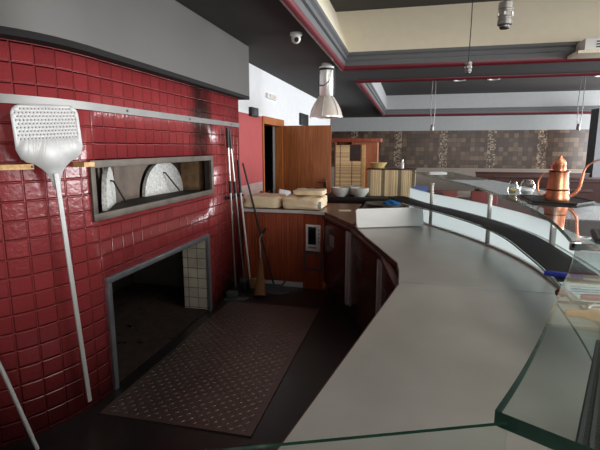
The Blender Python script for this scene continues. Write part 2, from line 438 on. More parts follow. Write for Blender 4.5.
# side return of the tiled mass up to the painted wall
bm = NB(); b2(bm, (-2.1, 4.79, 0), (-1.91, 4.85, 2.16)); o = struct('wall_oven_return', bm, M['tile']); uv_planar(o, lambda c: c.x, lambda c: c.z)

# painted wall with a doorway
bm = NB()
DY0, DY1, DZ = 6.49, 7.5, 1.96
b2(bm, (-2.25, 4.5, 0), (-2.1, DY0, 2.04), 1); b2(bm, (-2.25, 4.5, 2.04), (-2.1, DY0, CZ), 0)
b2(bm, (-2.25, DY0, DZ), (-2.1, DY1, CZ), 0)
b2(bm, (-2.25, DY1, 0), (-2.1, 12.6, CZ), 0)
b2(bm, (-4, 12.5, 0), (-2.1, 12.6, CZ), 0)
struct('wall_left', bm, [M['white'], M['red_paint']])
bm = NB(); b2(bm, (-4.1, -4.6, 0), (-4, 18, CZ)); struct('wall_left_outer', bm, M['dark_room'])
# door casing and the leaf swung open into the room
d1 = bpy.data.objects.new('door_1', None); COL.objects.link(d1); d1.location = (-2.1, DY1, 0); d1['kind'] = 'structure'
d1['label'] = 'open brown veneered door and its casing in the red wall'
bm = NB()
b2(bm, (-2.26, DY0-.035, 0), (-2.08, DY0+.004, DZ+.09)); b2(bm, (-2.2, DY1-.02, 0), (-2.075, DY1+.1, DZ+.09)); b2(bm, (-2.26, DY0+.004, DZ-.02), (-2.075, DY1-.02, DZ+.09))
part('door_frame', bm, M['jamb_wood'], d1)
bm = NB(); b2(bm, (-2.07, 7.53, .01), (-1.25, 7.57, 1.955), 0, .003); leaf = part('door_leaf', bm, M['door_wood'], d1)
bm = NB(); b2(bm, (-1.36, 7.5, .9), (-1.32, 7.53, 1.08)); tube(bm, [(-1.34, 7.5, 1.02), (-1.34, 7.46, 1.02), (-1.45, 7.455, 1.02)], .01)
part('door_handle', bm, M['chrome'], leaf)
bm = NB()
for z in (.25, 1.0, 1.7): tube(bm, [(-2.085, 7.52, z), (-2.085, 7.52, z+.1)], .011)
part('hinge', bm, M['chrome'], leaf)

# far wall: white paint, brown mosaic band, beige ledge
FY = 17.5
bm = NB(); b2(bm, (-4, FY, 2.19), (9.2, FY+.1, CZ)); struct('wall_far', bm, M['recess_grey'])
bm = NB(); b2(bm, (-4, FY, .84), (9.2, FY+.1, 2.19)); o = struct('wall_far_mosaic', bm, M['mosaic']); uv_planar(o, lambda c: c.x+.37, lambda c: c.z)
bm = NB(); b2(bm, (-4, FY-.06, 0), (9.2, FY+.1, .84)); b2(bm, (-4, FY-.14, .8), (9.2, FY-.06, .84)); struct('wall_far_dado', bm, M['beige_wall'])
# window side and street side of the room (outside the frame; daylight comes in here)
def windowed(name, x0, y0, x1, y1, wins, zlo, zhi, m, inner):
    """wall from (x0,y0) to (x1,y1) with openings given as distances along it"""
    L_ = math.hypot(x1-x0, y1-y0); d = ((x1-x0)/L_, (y1-y0)/L_)
    bm = NB(); cur = 0
    def seg(a, b, za, zb):
        p = [(x0+d[0]*a, y0+d[1]*a), (x0+d[0]*b, y0+d[1]*b)]
        xs_ = sorted((p[0][0], p[1][0], )); ys_ = sorted((p[0][1], p[1][1]))
        t = .15
        if abs(d[0]) < .5: b2(bm, (xs_[0], ys_[0], za), (xs_[1]+t, ys_[1], zb))
        else: b2(bm, (xs_[0], ys_[0]-t, za), (xs_[1], ys_[1], zb))
    for a, b in wins:
        seg(cur, a, 0, CZ); seg(a, b, 0, zlo); seg(a, b, zhi, CZ); cur = b
    seg(cur, L_, 0, CZ)
    struct(name, bm, m)
windowed('wall_right', 9.0, -4.6, 9.0, 18, [(3.2, 7.2), (7.8, 11.8), (12.4, 16.4), (17, 20.5)], .45, 2.62, M['white'], -1)
windowed('wall_front', -4, -4.5, 9.0, -4.5, [(6.2, 9.2), (9.6, 12.4)], .8, 2.5, M['white'], 1)
for i, (a, b) in enumerate([(-1.4, 2.6), (3.2, 7.2), (7.8, 11.8), (12.4, 15.9)]):
    bm = NB()
    for y in (a+.03, (a+b)/2, b-.03): b2(bm, (9.02, y-.03, .45), (9.1, y+.03, 2.62))
    b2(bm, (9.02, a, .45), (9.1, b, .51)); b2(bm, (9.02, a, 2.56), (9.1, b, 2.62))
    struct('window_%d' % (i+1), bm, M['alu'])
bm = NB(); b2(bm, (5.3, 14.9, 0), (6.3, 15.5, CZ)); struct('pillar', bm, M['pillar'])

# ceiling with two coffers
R1 = (-.97, .2, 6.4, 6.62); R2 = (-.9, 7.85, 8.3, 16.45)
bm = NB()
def slab(x0, y0, x1, y1): b2(bm, (x0, y0, CZ), (x1, y1, CZ+.04))
slab(-4, -4.6, 9.2, R1[1]); slab(-4, R1[1], R1[0], R1[3]); slab(R1[2], R1[1], 9.2, R1[3])
slab(-4, R1[3], 9.2, R2[1]); slab(-4, R2[1], R2[0], R2[3]); slab(R2[2], R2[1], 9.2, R2[3]); slab(-4, R2[3], 9.2, 18)
struct('ceiling', bm, M['dark_ceiling'])
def ring(bm, R, prof, mi=0, smooth=False):
    """sweep (inset, z) steps round a rectangle"""
    prev = None
    for d, z in prof:
        x0, y0, x1, y1 = R[0]+d, R[1]+d, R[2]-d, R[3]-d
        cur = [bm.verts.new(p) for p in ((x0, y0, z), (x1, y0, z), (x1, y1, z), (x0, y1, z))]
        if prev:
            for k in range(4):
                f = bm.faces.new((prev[k], prev[(k+1) % 4], cur[(k+1) % 4], cur[k])); f.material_index = mi
        prev = cur
    return prev
def coffer(k, R, top, side, side_name):
    bm = NB()
    ring(bm, R, [(-.012, CZ+.01), (-.012, CZ-.012), (0, CZ-.03), (.018, CZ-.042), (.036, CZ-.042), (.054, CZ-.03), (.066, CZ-.01), (.066, CZ+.03)])
    o = struct('trim_%d' % (2*k-1), bm, M['crown_red']); o['label'] = 'crimson moulding round the ceiling coffer'
    bm = NB()
    ring(bm, R, [(.06, CZ-.005), (.075, CZ+.05), (.075, CZ+.075), (.1, CZ+.085), (.1, CZ+.13), (.13, CZ+.15), (.13, CZ+.185), (-.1, CZ+.185)])
    struct('trim_%d' % (2*k), bm, M['grey_ceiling'])
    bm = NB(); ring(bm, R, [(.13, CZ+.18), (-.1 if k == 1 else .1, top)])
    struct('ceiling_coffer_side_%d' % k if False else side_name, bm, side)
    bm = NB(); b2(bm, (R[0]-.3, R[1]-.3, top), (R[2]+.3, R[3]+.3, top+.04)); struct('ceiling_coffer_top' if k == 1 else 'ceiling_coffer_top_rear', bm, M['dark_ceiling'])
coffer(1, R1, 3.48, M['cream'], 'ceiling_coffer_side'); coffer(2, R2, 3.35, M['recess_grey'], 'ceiling_coffer_side_rear')

# ------------------------------------------------------------------ hood over the oven
HB = 2.16
hp = [(-1.76, 4.97), (-1.76, 2.3), (-1.775, 2.15), (-1.81, 2.0), (-1.87, 1.87), (-1.95, 1.76), (-2.06, 1.65), (-2.2, 1.54), (-2.42, 1.42), (-2.8, 1.3), (-3.5, 1.22)]
hp2 = [(p.x, p.y) for p in smooth_path([p + (0,) for p in hp[1:]], 3)]
hp2 = [hp[0]] + hp2
back = [(-3.5, 4.97)]
hd = thing('extractor_hood', 'long grey enamelled extractor hood with rounded end above the red tiled oven', 'extractor hood', (-2.2, 3.4, HB))
bm = NB(); prism(bm, ccw([(-1.76, 4.97)] + hp2[1:] + back), HB, CZ-.005)
part('canopy', bm, M['hood'], hd)
bm = NB(); prism(bm, ccw(offset_path(hp2, .012 if False else -.0) + back), HB-.035, HB-.0005); part('black_rim', bm, M['dark_room'], hd)

# ------------------------------------------------------------------ pizza oven behind the tiles
ov = thing('pizza_oven', 'built in pizza oven with wide sooty steel framed mouth in red tiles', 'oven', (-1.9, 3.2, 1.15))
bm = NB()
Y0, Y1, Z0, Z1 = 2.34, 4.1, 1.15, 1.52; w = .045
for lo, hi in (((-1.86, Y0, Z0), (-1.835, Y1, Z0+w)), ((-1.86, Y0, Z1-w), (-1.835, Y1, Z1)), ((-1.86, Y0, Z0+w), (-1.835, Y0+w*.9, Z1-w)), ((-1.86, Y1-w, Z0+w), (-1.835, Y1, Z1-w))): b2(bm, lo, hi, 0, .002)
part('mouth_frame', bm, M['sooty'], ov)
bm = NB(); b2(bm, (-3.0, 2.24, 1.11), (-1.915, 4.6, 1.165)); b2(bm, (-1.915, 2.35, 1.151), (-1.862, 4.09, 1.165)); part('oven_floor', bm, M['soot_black'], ov)
bm = NB(); b2(bm, (-2.7, 2.24, 1.5), (-1.92, 4.6, 1.56)); b2(bm, (-2.75, 2.2, 1.165), (-1.94, 2.24, 1.56)); b2(bm, (-2.75, 4.6, 1.165), (-1.92, 4.7, 1.56)); b2(bm, (-3.0, 2.24, 1.165), (-2.9, 4.6, 1.5)); b2(bm, (-1.92, 4.08, 1.165), (-1.862, 4.099, 1.515)); b2(bm, (-1.92, 2.351, 1.165), (-1.862, 2.36, 1.515)); b2(bm, (-1.92, 2.351, 1.5), (-1.862, 4.099, 1.519))
part('lining', bm, M['soot_black'], ov)
def arch_wall(bm, x0, x1, yc, r, y0, y1, z0, z1, n=20):
    """plate in the x plane with a half-round mouth"""
    pts = [(yc-r*math.cos(PI*k/n), z0+r*math.sin(PI*k/n)*.97) for k in range(n+1)]
    for x in (x0, x1):
        for k in range(n):
            a, b = pts[k], pts[k+1]
            bm.faces.new([bm.verts.new(p) for p in ((x, a[0], a[1]), (x, b[0], b[1]), (x, b[0], z1), (x, a[0], z1))])
        for ya, yb in ((y0, yc-r), (yc+r, y1)):
            bm.faces.new([bm.verts.new(p) for p in ((x, ya, z0), (x, yb, z0), (x, yb, z1), (x, ya, z1))])
    for k in range(n):
        a, b = pts[k], pts[k+1]
        bm.faces.new([bm.verts.new(p) for p in ((x0, a[0], a[1]), (x1, a[0], a[1]), (x1, b[0], b[1]), (x0, b[0], b[1]))])
bm = NB(); arch_wall(bm, -2.34, -2.27, 3.82, .325, 3.05, 4.32, 1.165, 1.5); part('arched_back', bm, M['vault'], ov)
bm = NB()
for k in range(9):       # curved soot-stained sheet beside the first mouth
    a0, a1 = -.2+k*.16, -.2+(k+1)*.16
    c = Vector((-2.3, 2.75, 0)); r = .32
    box(bm, (c.x-.02+r*.28*math.sin(a0*1.6), 2.9+k*.03, 1.33), (.02, .034, .33))
part('curved_lining', bm, M['vault'], ov)
bm = NB(); b2(bm, (-2.25, 4.22, 1.165), (-2.05, 4.4, 1.5)); part('brick_pier', bm, M['fire_brick'], ov)
def oven_door(p0, p1, h, lab):
    c = Vector(((p0[0]+p1[0])/2, (p0[1]+p1[1])/2, 1.168)); d = Vector((p1[0]-p0[0], p1[1]-p0[1], 0)); r = d.length/2
    T = Matrix.Translation(c) @ Matrix.Rotation(math.atan2(d.y, d.x), 4, 'Z')
    bm = NB(); n = 22
    prof = [(r*math.cos(PI*k/n), h*math.sin(PI*k/n)) for k in range(n+1)]
    fr = [bm.verts.new((x, -.016, z)) for x, z in prof]; bk = [bm.verts.new((x, .016, z)) for x, z in prof]
    bm.faces.new(fr); bm.faces.new(list(reversed(bk)))
    for k in range(n+1): bm.faces.new((fr[k], fr[(k+1) % (n+1)], bk[(k+1) % (n+1)], bk[k]))
    bmesh.ops.transform(bm, matrix=T, verts=bm.verts[:])
    t = part('door', bm, M['stone'], ov, label=lab)
    bm = NB(); tube(bm, [(-.02, -.016, h*.66), (-.02, -.04, h*.64), (.05, -.07, h*.34), (.11, -.1, .02)], .007, 8)
    bmesh.ops.transform(bm, matrix=T, verts=bm.verts[:])
    part('door_handle', bm, M['black'], t)
oven_door((-2.25, 3.53), (-2.21, 4.15), .3, 'speckled half round door closing the oven mouth')
oven_door((-2.0, 2.66), (-2.24, 3.1), .29, 'speckled half round door seen almost edge on')

# lower fuel cavity
cv = thing('wood_store', 'dark ash strewn wood store with zinc angle frame under the pizza oven', 'wood store', (-1.9, 3.2, 0))
bm = NB()
for lo, hi in (((-1.86, 2.41, .735), (-1.83, 3.955, .775)), ((-1.86, 2.41, 0), (-1.83, 2.45, .735)), ((-1.86, 3.915, 0), (-1.83, 3.955, .735))): b2(bm, lo, hi, 0, .002)
part('opening_frame', bm, M['zinc'], cv)
bm = NB(); b2(bm, (-3.1, 2.2, .004), (-1.87, 4.62, .014)); part('ash_floor', bm, M['ash'], cv)
bm = NB(); b2(bm, (-3.2, 2.2, 0), (-3.1, 4.6, 1.09)); b2(bm, (-3.2, 4.55, 0), (-2.1, 4.65, 1.09)); b2(bm, (-3.2, 2.1, 0), (-1.93, 2.2, 1.09)); b2(bm, (-3.2, 2.2, .95), (-1.93, 4.6, 1.09))
part('cavity_lining', bm, M['cavity'], cv)
bm = NB(); b2(bm, (-2.11, 3.921, .015), (-1.862, 4.5, .94)); o = part('tiled_jamb', bm, M['jamb_tile'], cv, label='small white wall tiles stained brown'); uv_planar(o, lambda c: c.x, lambda c: c.z)
bm = NB()
for k in range(26):
    x, y = random.uniform(-2.9, -1.95), random.uniform(2.5, 4.4); s = random.uniform(.012, .035)
    box(bm, (x, y, .014+s*.3), (s*1.6, s, s*.7), (0, 0, random.uniform(0, 3)))
o = part('debris', bm, M['ash'], cv); o['kind'] = 'stuff'

# ------------------------------------------------------------------ chequer plate
fp = thing('floor_plate', 'worn steel chequer plate lying on the black floor before the wood store', 'floor plate', (-1.25, 3.2, 0))
PX0, PX1, PY0, PY1 = -1.76, -.79, 2.15, 4.22
bm = NB(); b2(bm, (PX0, PY0, .001), (PX1, PY1, .009)); part('plate', bm, M['plate'], fp)
bm = NB(); p = .038
for i in range(int((PX1-PX0)/p)-1):
    for j in range(int((PY1-PY0)/p)-1):
        x, y = PX0+p*(i+1), PY0+p*(j+1); a = PI/4 if (i+j) % 2 else -PI/4
        ca, sa = math.cos(a), math.sin(a)
        def W(l, t, z): return bm.verts.new((x+l*ca-t*sa, y+l*sa+t*ca, z))
        A, B, C, D = W(-.016, 0, .009), W(0, -.0045, .009), W(.016, 0, .009), W(0, .0045, .009)
        T0, T1 = W(-.009, 0, .0112), W(.009, 0, .0112)
        for f in ((A, B, T0), (B, T1, T0), (B, C, T1), (C, D, T1), (D, T0, T1), (D, A, T0)): bm.faces.new(f)
o = part('tread_lozenges', bm, M['plate'], fp); o['kind'] = 'stuff'

# ------------------------------------------------------------------ rail, peel rack, peel, rod on the tiled front
def wall_at(y, off):
    """point on the tiled front's outline at depth y, stood off by off"""
    P = [p for p in path]
    for a, b in zip(P, P[1:]):
        if (a[1]-y)*(b[1]-y) <= 0 and a[1] != b[1]:
            t = (a[1]-y)/(a[1]-b[1]); d = Vector((b[0]-a[0], b[1]-a[1])).normalized(); n = Vector((-d.y, d.x))
            if n.x < 0: n = -n
            return a[0]+(b[0]-a[0])*t+n.x*off, y+n.y*off
    return (-1.85+off, y)
def strap(bm, ya, yb, z0, z1, th, n=30):
    lo = []
    for k in range(n+1):
        y = ya+(yb-ya)*k/n
        a = wall_at(y, .002); b = wall_at(y, th)
        lo.append([bm.verts.new((a[0], a[1], z0)), bm.verts.new((b[0], b[1], z0)), bm.verts.new((b[0], b[1], z1)), bm.verts.new((a[0], a[1], z1))])
    for p, q in zip(lo, lo[1:]):
        for k in range(4): bm.faces.new((p[k], p[(k+1) % 4], q[(k+1) % 4], q[k]))
    bm.faces.new(lo[0]); bm.faces.new(list(reversed(lo[-1])))
sr = thing('wall_rail', 'thin bright steel strip screwed along the red tiles above the oven mouth', 'rail', (-1.85, 3.2, 1.82))
bm = NB(); strap(bm, 1.5, 4.83, 1.815, 1.86, .012, 60); part('strip', bm, M['rail'], sr)
for y in (1.86, 2.75, 3.65, 4.6):
    bm = NB(); x, yy = wall_at(y, .012); tube(bm, [(x-.002, yy, 1.838), (x+.005, yy, 1.838)], .008); part('screw', bm, M['grey_plastic'], sr)
pr = thing('peel_rack', 'short pale wooden batten on the tiles behind the big perforated peel', 'rack', (-1.98, 1.9, 1.48))
bm = NB(); strap(bm, 1.45, 1.975, 1.488, 1.514, .085, 20); strap(bm, 2.225, 2.3, 1.488, 1.514, .085, 6); part('batten', bm, M['pale_wood'], pr)
for yy in (1.72, 1.97):
    x, y = wall_at(yy, .085); bm = NB(); tube(bm, [(x-.004, y, 1.501), (x+.004, y-.001, 1.501)], .007); part('screw', bm, M['grey_plastic'], pr)

# perforated peel: local x across, z up, faces -y
pl = thing('pizza_peel', 'large perforated aluminium pizza peel hanging blade up on the red tiles', 'pizza peel', (-1.81, 2.13, .093))
bm = NB()
NECK = 1.37
out = [(-.019, NECK-.08), (.019, NECK-.08), (.024, NECK-.04), (.04, NECK-.0), (.065, NECK+.03), (.1, NECK+.058), (.138, NECK+.07), (.164, NECK+.094), (.18, NECK+.135)]
for k in range(7): a = k*PI/12; out.append((.178-.05+.05*math.cos(a), NECK+.355-.05+.05*math.sin(a)))
out2 = [(-x, z) for x, z in reversed(out)]
loop = out + [q for q in out2 if q not in out]
# remove duplicate neck points
seen = []; 
for q in loop:
    if all((q[0]-s[0])**2+(q[1]-s[1])**2 > 1e-8 for s in seen): seen.append(q)
loop = seen
edges = []
def add_loop(pts):
    vv = [bm.verts.new((x, 0, z)) for x, z in pts]
    for a, b in zip(vv, vv[1:]+vv[:1]): edges.append(bm.edges.new((a, b)))
add_loop(loop)
for r_ in range(9):
    for c_ in range(19):
        x = (c_-9)*.0185+(.009 if r_ % 2 else 0); z = NECK+.335-r_*.0185
        if abs(x) > .158 or (r_ == 0 and abs(x) > .14): continue
        add_loop([(x+.0036*math.cos(k*PI/3), z+.0036*math.sin(k*PI/3)) for k in range(6)])
bmesh.ops.triangle_fill(bm, use_beauty=True, use_dissolve=False, edges=edges, normal=(0, -1, 0))
for f in bm.faces: f.smooth = False
blade = part('blade', bm, M['alu'], pl, world=False)
s = blade.modifiers.new('thick', 'SOLIDIFY'); s.thickness = .003; s.offset = 0
bm = NB()
box(bm, (0, -.008, (NECK-.0)/2), (.026, .012, NECK-.0), None, 0, .004)
part('handle', bm, M['alu'], pl, world=False)
pl.rotation_euler = (0, math.radians(-3.3), math.radians(72))
# loose rod leaning on the near curve
bm = NB(); tube(bm, [(-1.86, 1.78, .012), (-1.98, 1.74, .46), (-2.085, 1.69, .85)], .011)
tag(link('metal_rod', bm, M['alu'], None, (-1.86, 1.79, 0)), 'thin bare metal rod leaning on the curved end of the red tiles', 'rod')

# ------------------------------------------------------------------ brooms and long tools in the corner
br = thing('tool_bracket', 'small dark bracket on the tiles gripping two long oven tools', 'bracket', (-1.84, 4.6, 1.06))
bm = NB(); b2(bm, (-1.848, 4.4, 1.05), (-1.835, 4.8, 1.09)); part('back_plate', bm, M['black'], br)
for y in (4.44, 4.53, 4.74):
    bm = NB(); b2(bm, (-1.835, y-.008, 1.055), (-1.77, y+.008, 1.08)); part('prong', bm, M['black'], br)
def long_tool(label, p0, p1, head):
    t = thing('oven_tool', label, 'oven tool', p0, 0, 'long oven tools in the corner')
    a, b = Vector(p0), Vector(p1)
    def pt(f): return a+(b-a)*f
    bm = NB(); tube(bm, [pt(.06), pt(.89)], .011); part('shaft', bm, M['steel'], t)
    bm = NB(); tube(bm, [pt(.89), pt(1)], [.016, .017]); part('end_grip', bm, M['black'], t)
    bm = NB(); tube(bm, [pt(.63), pt(.7)], .016); part('mid_grip', bm, M['black'], t)
    bm = NB()
    if head == 'brush': box(bm, pt(.035), (.05, .1, .1), None, 0, .01)
    else: box(bm, pt(.03), (.05, .12, .13), None, 0, .01)
    part('head', bm, M['black'] if head == 'brush' else M['sponge'], t)
    return t
long_tool('steel pole tool with black end grip, standing closest to the oven mouth', (-1.77, 4.44, .0), (-1.79, 4.36, 1.79), 'brush')
long_tool('steel pole tool with black end grip, second from the oven mouth', (-1.72, 4.6, .0), (-1.79, 4.41, 1.775), 'brush')
st = thing('scraper', 'bright shafted scraper with tan block head standing at the counter end', 'scraper', (-1.70, 4.7, 0))
bm = NB(); tube(bm, [(-1.70, 4.72, .05), (-1.79, 4.70, 1.1)], .011); part('shaft', bm, M['alu'], st)
bm = NB(); tube(bm, [(-1.79, 4.70, 1.1), (-1.81, 4.70, 1.46)], .016); part('grip', bm, M['black'], st)
bm = NB(); box(bm, (-1.65, 4.72, .06), (.1, .05, .115), None, 0, .008); part('block', bm, M['sponge'], st)
bm = NB(); box(bm, (-1.77, 4.72, .06), (.1, .08, .11), None, 0, .01); part('shoe', bm, M['grey_plastic'], st)
bm = NB(); tube(bm, [(-1.44, 4.8, .012), (-1.53, 4.805, .36), (-1.80, 4.82, 1.42)], .011)
tag(link('black_pole', bm, M['black'], None, (-1.44, 4.8, 0)), 'plain black pole leaning across the counter corner to the wall', 'pole')
hb = thing('hand_broom', 'straw hand broom with steel handle and black tip leaning by the dustpan', 'broom', (-1.5, 4.5, 0))
bm = NB(); tube(bm, smooth_path([(-1.535, 4.6, .36), (-1.545, 4.62, .5), (-1.55, 4.63, .6), (-1.52, 4.64, .66)], 4), .009); part('handle', bm, M['steel'], hb)
bm = NB(); tube(bm, [(-1.52, 4.64, .66), (-1.485, 4.65, .72)], [.011, .013]); part('tip', bm, M['black'], hb)
bm = NB(); tube(bm, [(-1.535, 4.6, .4), (-1.53, 4.585, .3), (-1.52, 4.53, .16), (-1.5, 4.45, .006)], [.014, .03, .05, .07], 16); part('bristles', bm, M['bristle'], hb)
dp = thing('dustpan', 'dark grey plastic dustpan lying flat at the foot of the wooden counter', 'dustpan', (-1.42, 4.62, 0))
bm = NB()
prism(bm, ccw([(-1.58, 4.57), (-1.3, 4.55), (-1.22, 4.64), (-1.34, 4.755), (-1.56, 4.755)]), .002, .014); b2(bm, (-1.55, 4.735, .01), (-1.34, 4.75, .06))
part('pan', bm, M['grey_plastic'], dp)
bm = NB(); tube(bm, [(-1.33, 4.74, .05), (-1.3, 4.76, .1)], .012); part('grip', bm, M['grey_plastic'], dp)
bm = NB(); prism(bm, ccw([(-1.83, 4.24), (-1.62, 4.26), (-1.6, 4.36), (-1.83, 4.36)]), .002, .02); b2(bm, (-1.82, 4.27, .02), (-1.7, 4.35, .09), 0, .02)
tag(link('mop_head', bm, M['grey_plastic'], None, (-1.72, 4.3, 0)), 'dark grey mop base on the floor under the two steel pole tools', 'mop head')

# ------------------------------------------------------------------ wooden counter across the corner
wc = thing('corner_counter', 'wood panelled counter with brown top holding beige sacks and a control panel', 'counter', (-1.3, 4.95, 0))
bm = NB()
prism(bm, ccw([(-1.83, 4.88), (-1.12, 4.88), (-1.12, 5.35), (-1.83, 5.35)]), .06, .86)
for k in range(22):
    x = -1.815+k*.0325
    b2(bm, (x-.0145, 4.872, .07), (x+.0145, 4.88, .85), 0, .002)
part('slatted_front', bm, M['slat_wood'], wc)
bm = NB(); b2(bm, (-1.83, 4.875, .0), (-1.12, 4.9, .06)); part('kick_strip', bm, M['alu'], wc)
bm = NB(); prism(bm, ccw([(-1.12, 4.88), (-.88, 4.84), (-.88, 5.35), (-1.12, 5.35)]), .0, .86); part('end_front', bm, M['slat_wood'], wc)
bm = NB(); prism(bm, ccw([(-2.08, 4.86), (-1.1, 4.86), (-.86, 4.81), (-.8, 4.7), (-.46, 4.06), (-.46, 5.0), (-.53, 5.0), (-.53, 5.6), (-2.08, 5.6)]), .87, .9); part('top', bm, M['brown_top'], wc)
bm = NB()
for a, b in (((-1.83, 4.862), (-1.1, 4.862)), ((-1.1, 4.862), (-.86, 4.808))):
    d = Vector((b[0]-a[0], b[1]-a[1])); box(bm, ((a[0]+b[0])/2, (a[1]+b[1])/2-.004, .884), (d.length, .012, .034), (0, 0, math.atan2(d.y, d.x)))
part('top_edge', bm, M['alu'], wc, label='pale edging strip')
bm = NB(); b2(bm, (-2.098, 4.9, .9), (-2.085, 6.4, 1.1)); part('splashback', bm, M['backsplash'], wc)
# control panel on the end front (plane through (-1.12,4.88)-(-.88,4.84))
ang = math.atan2(-.04, .24)
def on_end(bm, u, z, w, h, d, out, bev=.003):
    cx, cy = -1.12+.24*u, 4.88-.04*u
    n = Vector((math.sin(ang), -math.cos(ang), 0))
    c = Vector((cx, cy, z))+n*(out+d/2); box(bm, c, (w, d, h), (0, 0, ang), 0, bev)
bm = NB(); on_end(bm, .52, .595, .17, .3, .02, 0); cp = part('control_panel', bm, M['cam_white'], wc, label='white control panel with black display')
bm = NB(); on_end(bm, .49, .62, .095, .2, .004, .02); part('display', bm, M['screen'], cp)
for k in range(4):
    bm = NB(); on_end(bm, .82, .69-k*.045, .016, .022, .005, .02, .001); part('button', bm, M['button'], cp)
bm = NB(); on_end(bm, .5, .487, .1, .02, .004, .02, .001); part('brand_strip', bm, M['button'], cp)
bm = NB()
for u, z, w, h in ((.5, .42, .21, .022), (.5, .23, .21, .022), (.08, .325, .02, .21), (.92, .325, .02, .21)): on_end(bm, u, z, w, h, .012, 0, .002)
part('hatch_frame', bm, M['grey_plastic'], wc)

# ------------------------------------------------------------------ refrigerated counter under the steel top
rf = thing('fridge_counter', 'dark brown fridge counter with tall aluminium pull strips under the steel worktop', 'fridge counter', (-.5, 3.6, 0))
Pf = [(-.86, 4.81), (-.46, 4.03), (-.13, 3.05), (-.005, 2.3)]
bm = NB(); prism(bm, ccw([(-.87, 4.83)] + [(x+.03, y) for x, y in Pf] + [(-.25, 1.0), (-.45, .1), (-.45, -.6), (.55, -.6), (.6, .6), (.68, 1.9), (.7, 2.7), (.45, 3.55), (.2, 4.05), (-.3, 4.2), (-.4, 4.6), (-.84, 4.83)]), .1, .865); part('carcass', bm, M['fridge_edge'], rf)
bm = NB(); prism(bm, ccw([(-.82, 4.83)] + [(x+.05, y) for x, y in Pf] + [(-.2, 1.0), (-.4, .1), (.5, .1), (.65, 1.9), (.4, 3.55), (-.3, 4.2)]), 0.0, .1); part('kick_plate', bm, M['kick'], rf)
def face_box(bm, a, b, f0, f1, z0, z1, o0, o1, bev=.004):
    d = Vector((b[0]-a[0], b[1]-a[1], 0)); n = Vector((d.y, -d.x, 0)).normalized()   # outward (towards -x)
    if n.x > 0: n = -n
    m = Vector((a[0], a[1], 0))+d*((f0+f1)/2)+n*((o0+o1)/2); m.z = (z0+z1)/2
    box(bm, m, (d.length*(f1-f0), o1-o0, z1-z0), (0, 0, math.atan2(d.y, d.x)), 0, bev)
for k in range(3):
    a, b = Pf[k], Pf[k+1]
    bm = NB(); face_box(bm, a, b, .1, .93 if k else .86, .12, .82, -.02, .02); dr = part('door', bm, M['fridge'], rf)
    bm = NB(); face_box(bm, a, b, .93 if k else .88, .965 if k else .93, .12, .83, -.01, .03, .006); face_box(bm, a, b, .965 if k else .93, .995 if k else .98, .12, .83, -.01, .012, .004); part('pull_strip', bm, M['alu'], dr)
    bm = NB(); face_box(bm, a, b, .3, .46, .58, .7, .02, .024, .001); part('plaque', bm, M['button'] if k == 0 else M['grey_plastic'], dr)
bm = NB()
for a, b in zip(Pf, Pf[1:]): face_box(bm, a, b, 0, 1.0, .83, .866, -.02, .024, .004)
part('edge_band', bm, M['fridge_edge'], rf)

# ------------------------------------------------------------------ stainless worktop
IN = [(-.44, 4.0), (-.285, 3.5), (-.15, 3.1), (-.035, 2.75), (-.02, 2.55), (-.018, 2.3), (-.063, 2.05), (-.264, .94), (-.44, .05), (-.55, -.7)]
OUT = [(.02, 4.75), (.14, 4.4), (.235, 4.16), (.4, 3.86), (.565, 3.49), (.69, 3.13), (.765, 2.75), (.785, 2.35), (.79, 2.0), (.77, 1.6), (.73, 1.2), (.68, .8), (.62, .3), (.57, -.7)]
wt = thing('worktop', 'long grey stainless steel worktop curving along the glass bar display', 'worktop', (.2, 2.4, .865))
bm = NB(); prism(bm, ccw(IN + list(reversed(OUT)) + [(-.2, 5.0), (-.44, 5.0)]), .87, .9); part('slab', bm, M['worktop'], wt)
bm = NB(); box(bm, (.37, 2.33, .9008), (.76, .006, .0016), (0, 0, math.radians(-1.5))); part('weld_seam', bm, M['zinc'], wt)
bm = NB()
for a, b in zip(IN, IN[1:]):
    d = Vector((b[0]-a[0], b[1]-a[1])); box(bm, ((a[0]+b[0])/2, (a[1]+b[1])/2, .883), (d.length+.004, .012, .03), (0, 0, math.atan2(d.y, d.x)))
part('front_edge', bm, M['fridge_edge'], wt)

# ------------------------------------------------------------------ glass bar display along the worktop's outer edge
GP = [p for p in OUT if p[1] > 1.4]
gd = thing('bar_display', 'curved glass bar display with chrome posts and black mats along the worktop', 'bar display', (.6, 2.6, .9))
def ribbon(bm, pts, d0, d1, z0, z1, n=5, mi=0, side=None):
    P = [(p.x, p.y) for p in smooth_path([q + (0,) for q in pts], n)]
    A, B = offset_path(P, d0), offset_path(P, d1)
    rows = []
    for a, b in zip(A, B): rows.append([bm.verts.new((a[0], a[1], z0)), bm.verts.new((b[0], b[1], z0)), bm.verts.new((b[0], b[1], z1)), bm.verts.new((a[0], a[1], z1))])
    for p, q in zip(rows, rows[1:]):
        for k in range(4):
            f = bm.faces.new((p[k], p[(k+1) % 4], q[(k+1) % 4], q[k])); f.material_index = (side if side is not None and k in (1, 3) else mi)
    for r in (rows[0], rows[-1]):
        f = bm.faces.new(r); f.material_index = side if side is not None else mi
